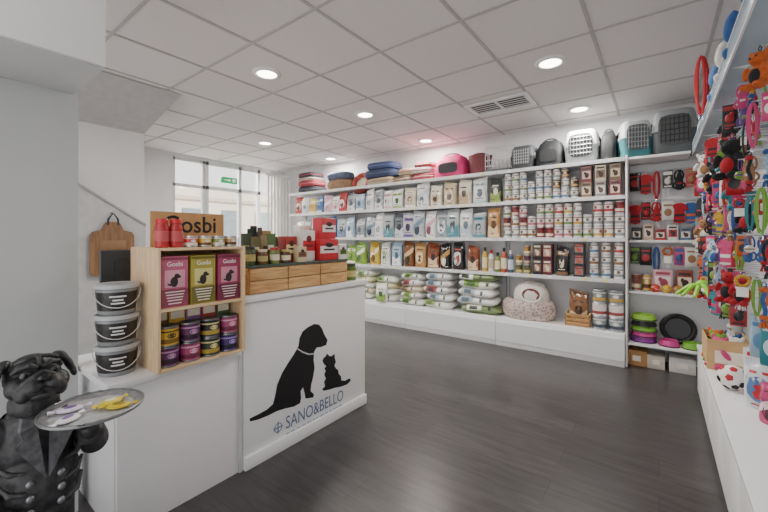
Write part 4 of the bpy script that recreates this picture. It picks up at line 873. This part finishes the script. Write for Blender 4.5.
for z,spec in {1.97:[(7,4),(9,0),(1,0),(0,6),(8,4),(0,10),(9,0),(7,5)],1.66:[(9,0),(0,0),(8,0),(7,6),(9,0),(9,2),(0,0),(8,0)],1.2:[(0,3),(7,4),(1,2),(5,7),(0,2),(7,6),(8,0),(4,8)]}.items():
    for k,(kd,ci) in enumerate(spec): hang(kd,ci,(-.2+.09*k,4.64,z),random.uniform(-.25,.25),f"on the back corner panel, {ORD[k]} from left, {rowsn[z]}",'goods hanging on the corner panel',sc=1.2)
# on the upper corner shelf
for k,(c,n,h_) in enumerate([('#33363a','dark',.13),('#c9b59a','beige',.16),('#b3222c','red',.11),('#e2dfda','white',.15),('#5b7a9a','blue',.12),('#8a4a3c','brown',.14)]):
    put(('ub',c),packbox(.085,h_,.07,c,'#e6dccb' if c!='#e2dfda' else '#b3222c','#3b2b2b'),(-.19+.1*k,4.71,1.27),f"{n} small box on the upper corner shelf, {ORD[k]} from left",'box','small boxes on the upper corner shelf')
# shelf goods
put('tn9',tin(.08,.17,'#8a4a3c','#e6d5b0','#5b2b22'),(-.19,4.6,.75),'tall brick coloured tin at the left of the corner shelf','tin')
put('tn8',tin(.08,.17,'#c9a24a','#5b3d22','#efe2bd'),(-.1,4.62,.75),'tall yellow tin beside the brick coloured one, corner shelf','tin')
put('pbz',packbox(.16,.22,.08,'#d9a3ae','#f1e2e2','#a03c52'),(.03,4.66,.75),'pale pink box standing on the corner shelf','box')
for k,(c,n) in enumerate([('#d2452f','red'),('#e0b92f','yellow'),('#b8863e','ochre'),('#c46a3a','orange'),('#7cb83a','lime')]):
    def ballf(c=c):
        m=MB(); m.ell((0,0,.04),(.04,.04,.04),mat(c,.5),seg=18,rings=12); m.tube([(.0402*math.cos(2*PI*k/20),.0402*math.sin(2*PI*k/20),.04+.012*math.sin(4*PI*k/20)) for k in range(20)],.002,mat('#f0ece4',.5),5,True); return m.build('play_ball')
    put('pbl'+c,ballf,(-.03+.088*k,4.55,.75),f"{n} play ball lined up on the back corner shelf",'ball','play balls on the corner shelf')
put('pbq',packbox(.13,.22,.08,'#8a3f34','#e9d8b8','#3c1c18'),(.2,4.68,.75),'rust red box behind the balls on the corner shelf','box')
def bowl(D,h,c,c2):
    def f():
        t=thing('pet_bowl'); r=D/2; m=MB(); m.lathe([(0,.002),(r,0),(r*.99,.01),(r*.82,h),(r*.76,h),(r*.7,h*.35),(0,h*.3)],mat(c,.35),32); m.build('bowl_body',t)
        m=MB(); m.lathe([(r*.985,.0),(r*1.005,.004),(r*.985,.012),(r*.97,.012)],mat(c2,.5),32); m.build('rubber_foot',t); return t
    return f
for i,(c,n) in enumerate([('#8a3a9a','purple'),('#d0458f','pink'),('#7cb83a','lime green'),('#222326','black'),('#9bd04a','pale lime')]):
    put(('bw',c,1),bowl(.22,.055,c,'#2a2a2a'),(-.125,4.57,.24+.055*i),f"{n} pet bowl, {ORD[i]} from bottom of the corner shelf stack",'pet bowl','stacked pet bowls')
def ringbed():
    t=thing('round_mat'); m=MB(); m.tube([(.125*math.cos(2*PI*k/28),0,.15+.125*math.sin(2*PI*k/28)) for k in range(28)],.024,mat('#1d1e20',.6),8,True); m.build('ring',t)
    m=MB(); m.lathe([(0,-.006),(.1,-.006),(.1,.006),(0,.006)],mat('#3c3e42',.6),24); o=m.build('disc',t); o.rotation_euler=(PI/2,0,0); o.location=(0,0,.15); return t
put('rb',ringbed,(.15,4.63,.24),'black round bowl stand propped upright on the lowest corner shelf','bowl stand',rx=-.2)
put('bw9',bowl(.17,.06,'#d0458f','#2a2a2a'),(.08,4.51,.24),'single pink bowl in front of the black round stand','pet bowl')
put('bw7',bowl(.16,.06,'#7cb83a','#2a2a2a'),(.25,4.51,.24),'single lime green bowl in front of the black round stand','pet bowl')
put('bw8',bowl(.17,.07,'#222326','#444444'),(.42,4.55,.24),'black pet bowl at the right end of the corner shelf','pet bowl')
for i,(px,w_,h_,c,n) in enumerate([(637,.17,.15,'#b78a58','brown'),(656,.14,.13,'#cfc6b8','pale grey'),(682,.2,.14,'#d8d6d2','white')]):
    m=MB(); m.box((0,0,h_/2),(w_,.2,h_),mat(c,.7,ns=20),.002); m.box((0,-.101,h_*.5),(w_*.4,.002,h_*.35),mat('#e9e4da',.5)); o=m.build('storage_box'); o.location=(x(px,4.55),4.58,0)
    tag(o,n+' cardboard box on the floor under the corner shelf','box','boxes under the corner shelf')
# ================================================================ RIGHT WALL
pw=thing('wall_rack','white pegboard rack full of toys along the right wall','rack',(.45,3,0.42),world=True)
AC=acrylic('pale_blue_acrylic','#c3d3dd',.3); AC2=acrylic('clear_blue_lip','#b5cbd8',.35)
m=MB(); m.bx(.628,.648,.9,4.75,.43,2.07,PANEL); m.build('back_board',pw)
m=MB(); m.bx(.25,.627,.9,4.39,2.078,2.1,AC,.002); m.build('top_shelf',pw)
m=MB(); m.bx(.243,.249,.9,4.39,2.0626,2.1479,AC2,.001); m.build('shelf_lip',pw)
m=MB(); m.bx(.242,.25,.9,4.39,2.055,2.0625,WHITE); m.build('lip_edge',pw)
m=MB(); m.bx(.242,.25,.9,4.39,2.148,2.153,WHITE); m.build('lip_edge',pw)
for yy in (1.6,2.3,3.0,3.7,4.36):
    m=MB(); m.poly([(.27,yy,2.077),(.627,yy,2.077),(.627,yy,1.99),(.6,yy,1.99)],(0,1,0),WHITE,.01); m.build('bracket',pw)
RZ=[1.99,1.82,1.65,1.48,1.31,1.14,.98]; RNM=['top','second','third','fourth','fifth','sixth','lowest']
YS=[1.76+.105*k for k in range(26)]
order=[0,9,7,1,2,4,8,7,1,9,6,2,5,7,3,0,8,2,1]; near=[1,2,8,3,1,4,2,6,8,1,5,2,7]
ccol=[0,4,1,2,5,0,3,4,3,9,10,0,7,1,4,8,2,1,11,0,6]
nh=0
for r,z in enumerate(RZ):
    for k,y in enumerate(reversed(YS)):
        if r==6 and y<2.6: continue
        xx=.31
        if pxof(xx,y)>770: continue
        if (k+r)%2==0 and nh<98:
            m=MB(); m.cyl((.628,y,z),(.285,y,z),.003,.003,STEEL,5); m.build('hook',pw); nh+=1
        kd=order[(k*2+r*7)%19] if y>2.55 else near[(k*3+r*5)%13]; ci=ccol[(k*4+r*5)%21]
        s_=random.uniform(.58,.74) if y<2.4 else random.uniform(.75,1.0)
        hang(kd,ci,(xx+random.uniform(-.025,.03),y+random.uniform(-.008,.008),z-.003),-random.uniform(.0,.9),f"on right wall, {RNM[r]} row, {ORD[k] if k<24 else 'nearest'} hook from back",'goods hanging on the right wall',sc=s_)
# larger pale blue packs near the right edge
for i,(y,z,ci,n) in enumerate([(2.04,1.1,11,'large pale blue hanging bag, upper one at the near end of the right wall'),(2.24,.95,8,'large turquoise hanging bag below the pale blue one on right wall'),(2.46,.93,11,'large pale blue hanging bag farthest along the right wall')]):
    put(('big',ci),h_pouch(PAL[ci][0],'#c3d3dd' if ci==8 else '#5d86b0',1.3),(.4,y,z),n,'treat bag',rz=-.6)
# base drawers
for k in range(3):
    y0=1.0+.98*k; y1=y0+.975
    t=thing('base_cabinet',('white low base cabinet nearest the camera on the right','white low base cabinet in the middle of the right side','white low base cabinet farthest back on the right')[k],'cabinet',(.44,(y0+y1)/2,0),group='low base cabinets',world=True)
    m=MB(); m.bx(.27,.645,y0,y1,0,.4,PANEL,.002); m.build('body',t)
    for q in range(2):
        a=y0+.004+.487*q; m=MB(); m.bx(.252,.269,a,a+.48,.05,.395,WHITE,.003); d_=m.build('drawer_front',t)
m=MB(); m.bx(.245,.646,1.0,3.94,.4,.42,mat('#f0f1f3',.25,ns=3,var=.02),.003); o=m.build('cabinet_top',org=(.44,2.5,.4)); tag(o,'continuous white top over the low cabinets on the right','worktop')
# goods on cabinet top
bxr=thing('open_carton','open brown cardboard tray box on the right cabinet top','box',(.365,3.42,.42))
m=MB(); CB_=mat('#c9a676',.8,ns=20)
for a in ((-.11,-.105,-.17,.17),(.105,.11,-.17,.17),(-.105,.105,-.17,-.165),(-.105,.105,.165,.17)): m.bx(a[0],a[1],a[2],a[3],0,.2,CB_)
m.bx(-.105,.105,-.165,.165,0,.005,CB_); m.build('box_walls',bxr)
m=MB(); m.box((0,-.171,.09),(.14,.002,.08),mat('#efe6d6',.5)); m.build('label',bxr)
for k in range(5):
    put(('pl',k),plush(*[('#bf4575','#f0d0dc'),('#d8d5d0','#96704c'),('#6f9a3a','#e9f0c8'),('#2f5590','#c9d8ea'),('#bb5c2a','#f3d8b8')][k],hang=False),(.325+.085*(k%2),3.3+.06*k,.426),f"{('pink','white','lime','blue','orange')[k]} plush toy sitting in the open cardboard box",'plush toy','plush toys in the box',rz=-.8)
ft=thing('football_toy','white plush football toy with black and red patches on cabinet top','ball',(.34,2.9,.42))
m=MB(); R_=.068; m.ell((0,0,R_),(R_,R_,R_),mat('#ece9e6',.8,bump=.2),seg=24,rings=16)
for k,(a,b) in enumerate([(-1.9,.2),(-1.0,-.3),(-2.8,-.2),(-1.6,1.0),(-.4,.6),(-2.4,-.9),(-3.0,.8),(-1.5,-.6)]):
    d=Vector((math.cos(a)*math.cos(b),math.sin(a)*math.cos(b),math.sin(b))); q=Vector((0,0,1)).rotation_difference(d).to_euler()
    c=Vector((0,0,R_))+d*(R_-.0005); m.ell(c,(.02,.02,.004),mat('#b3222c' if k%3==0 else '#1b1b1d',.7),rot=q,seg=5,rings=6)
m.build('ball',ft)
put('whb',bag(.13,.26,.08,'#dfe4ea','#5d86b8','#c22f38',1),(.42,2.66,.42),'white and blue treat bag beside the football toy','treat bag',rz=-.5)
put('pkb',bag(.12,.2,.07,'#bf4575','#f0d0dc','#5d1f3a',2),(.44,2.46,.42),'pink treat bag nearest the camera on the right cabinet top','treat bag',rz=-.6)
put('rdb',packbox(.12,.2,.09,'#b3222c','#f0e6dc','#2b1a1a'),(.54,2.95,.42),'red toy box against the rack behind the football','box',rz=-.6)
put('rdc',packbox(.14,.2,.1,'#e6e3df','#2f68b0','#c22f38'),(.5,3.14,.42),'white toy box between the cardboard tray and red box','box',rz=-.6)
# lime rubber toy with legs
lt=thing('tripod_toy','lime green rubber toy with splayed legs poking out of the rack','toy',(.25,3.55,.98))
LI=mat('#8fd02e',.4)
for k in range(4):
    m=MB(); a=-3.0+.55*k; m.tube([(0,0,-.03),(.07*math.cos(a),.07*math.sin(a),-.04),(.15*math.cos(a),.15*math.sin(a),-.11)],[.018,.014,.011],LI,7); m.build('leg',lt)
m=MB(); m.ell((0,0,-.025),(.034,.034,.028),LI); m.build('hub',lt); m=MB(); m.tube([(0,0,-.002),(.03,0,.002),(.06,0,.006)],.004,LI,5); m.build('loop',lt)
# on top shelf
for k,(y,c,c2,s,n) in enumerate([(4.1,'#d8d2c8','#8a6b52',1.5,'cream'),(3.75,'#2f5f9f','#e9e6e2',1.6,'royal blue'),(3.45,'#e9e6e2','#2f68b0',1.6,'white'),(2.95,'#5f86b9','#f0f0f0',1.8,'sky blue'),(2.62,'#e6e3de','#2f5aa0',1.8,'off-white'),(2.3,'#3f64a0','#e9e6e2',1.8,'deep blue')]):
    put(('tp',c),plush(c,c2,hang=False),(.37,y,2.1),f"{n} plush toy sitting on the high shelf of the right wall",'plush toy','plush toys on the high shelf',rz=-.7,sc=s)
put(('jk','#c22f38'),h_leash('#b01f28',.26),(.222,3.2,2.5),'long red leash draped over the high right shelf lip','leash',rz=-.3,sc=1.5)
# ================================================================ LIGHT, WORLD, CAMERA
wd=bpy.data.worlds.new('World'); SC.world=wd; wd.use_nodes=True
bg=wd.node_tree.nodes['Background']; bg.inputs['Color'].default_value=(1,.97,.96,1); bg.inputs['Strength'].default_value=2.25
sn=bpy.data.lights.new('sun','SUN'); sn.energy=7; sn.angle=.03; so=bpy.data.objects.new('sun_lamp',sn); C.objects.link(so)
so.rotation_euler=Vector((-.7,-.25,-.65)).to_track_quat('-Z','Y').to_euler(); so.location=(4,8,8)
dl=bpy.data.lights.new('added_sky_fill','AREA'); dl.shape='RECTANGLE'; dl.size=2.6; dl.size_y=1.6; dl.energy=1000; dl.color=(1,.98,.95)  # added area lamp, hidden above the window outside, imitates daylight from the sky
do=bpy.data.objects.new('added_sky_fill_lamp',dl); C.objects.link(do); do.location=(-7.9,3.7,3.7); do.rotation_euler=Vector((.8,0,-.62)).to_track_quat('-Z','Y').to_euler()
cam=bpy.data.cameras.new('camera'); co=bpy.data.objects.new('camera',cam); C.objects.link(co)
cam.sensor_width=36; cam.lens=F/768*36; cam.shift_y=-(256-HY)/768; cam.clip_start=.02
co.location=(0,0,H); co.rotation_euler=(PI/2,0,TH); SC.camera=co
for o in bpy.data.objects:
    if '_w' in o: del o['_w']
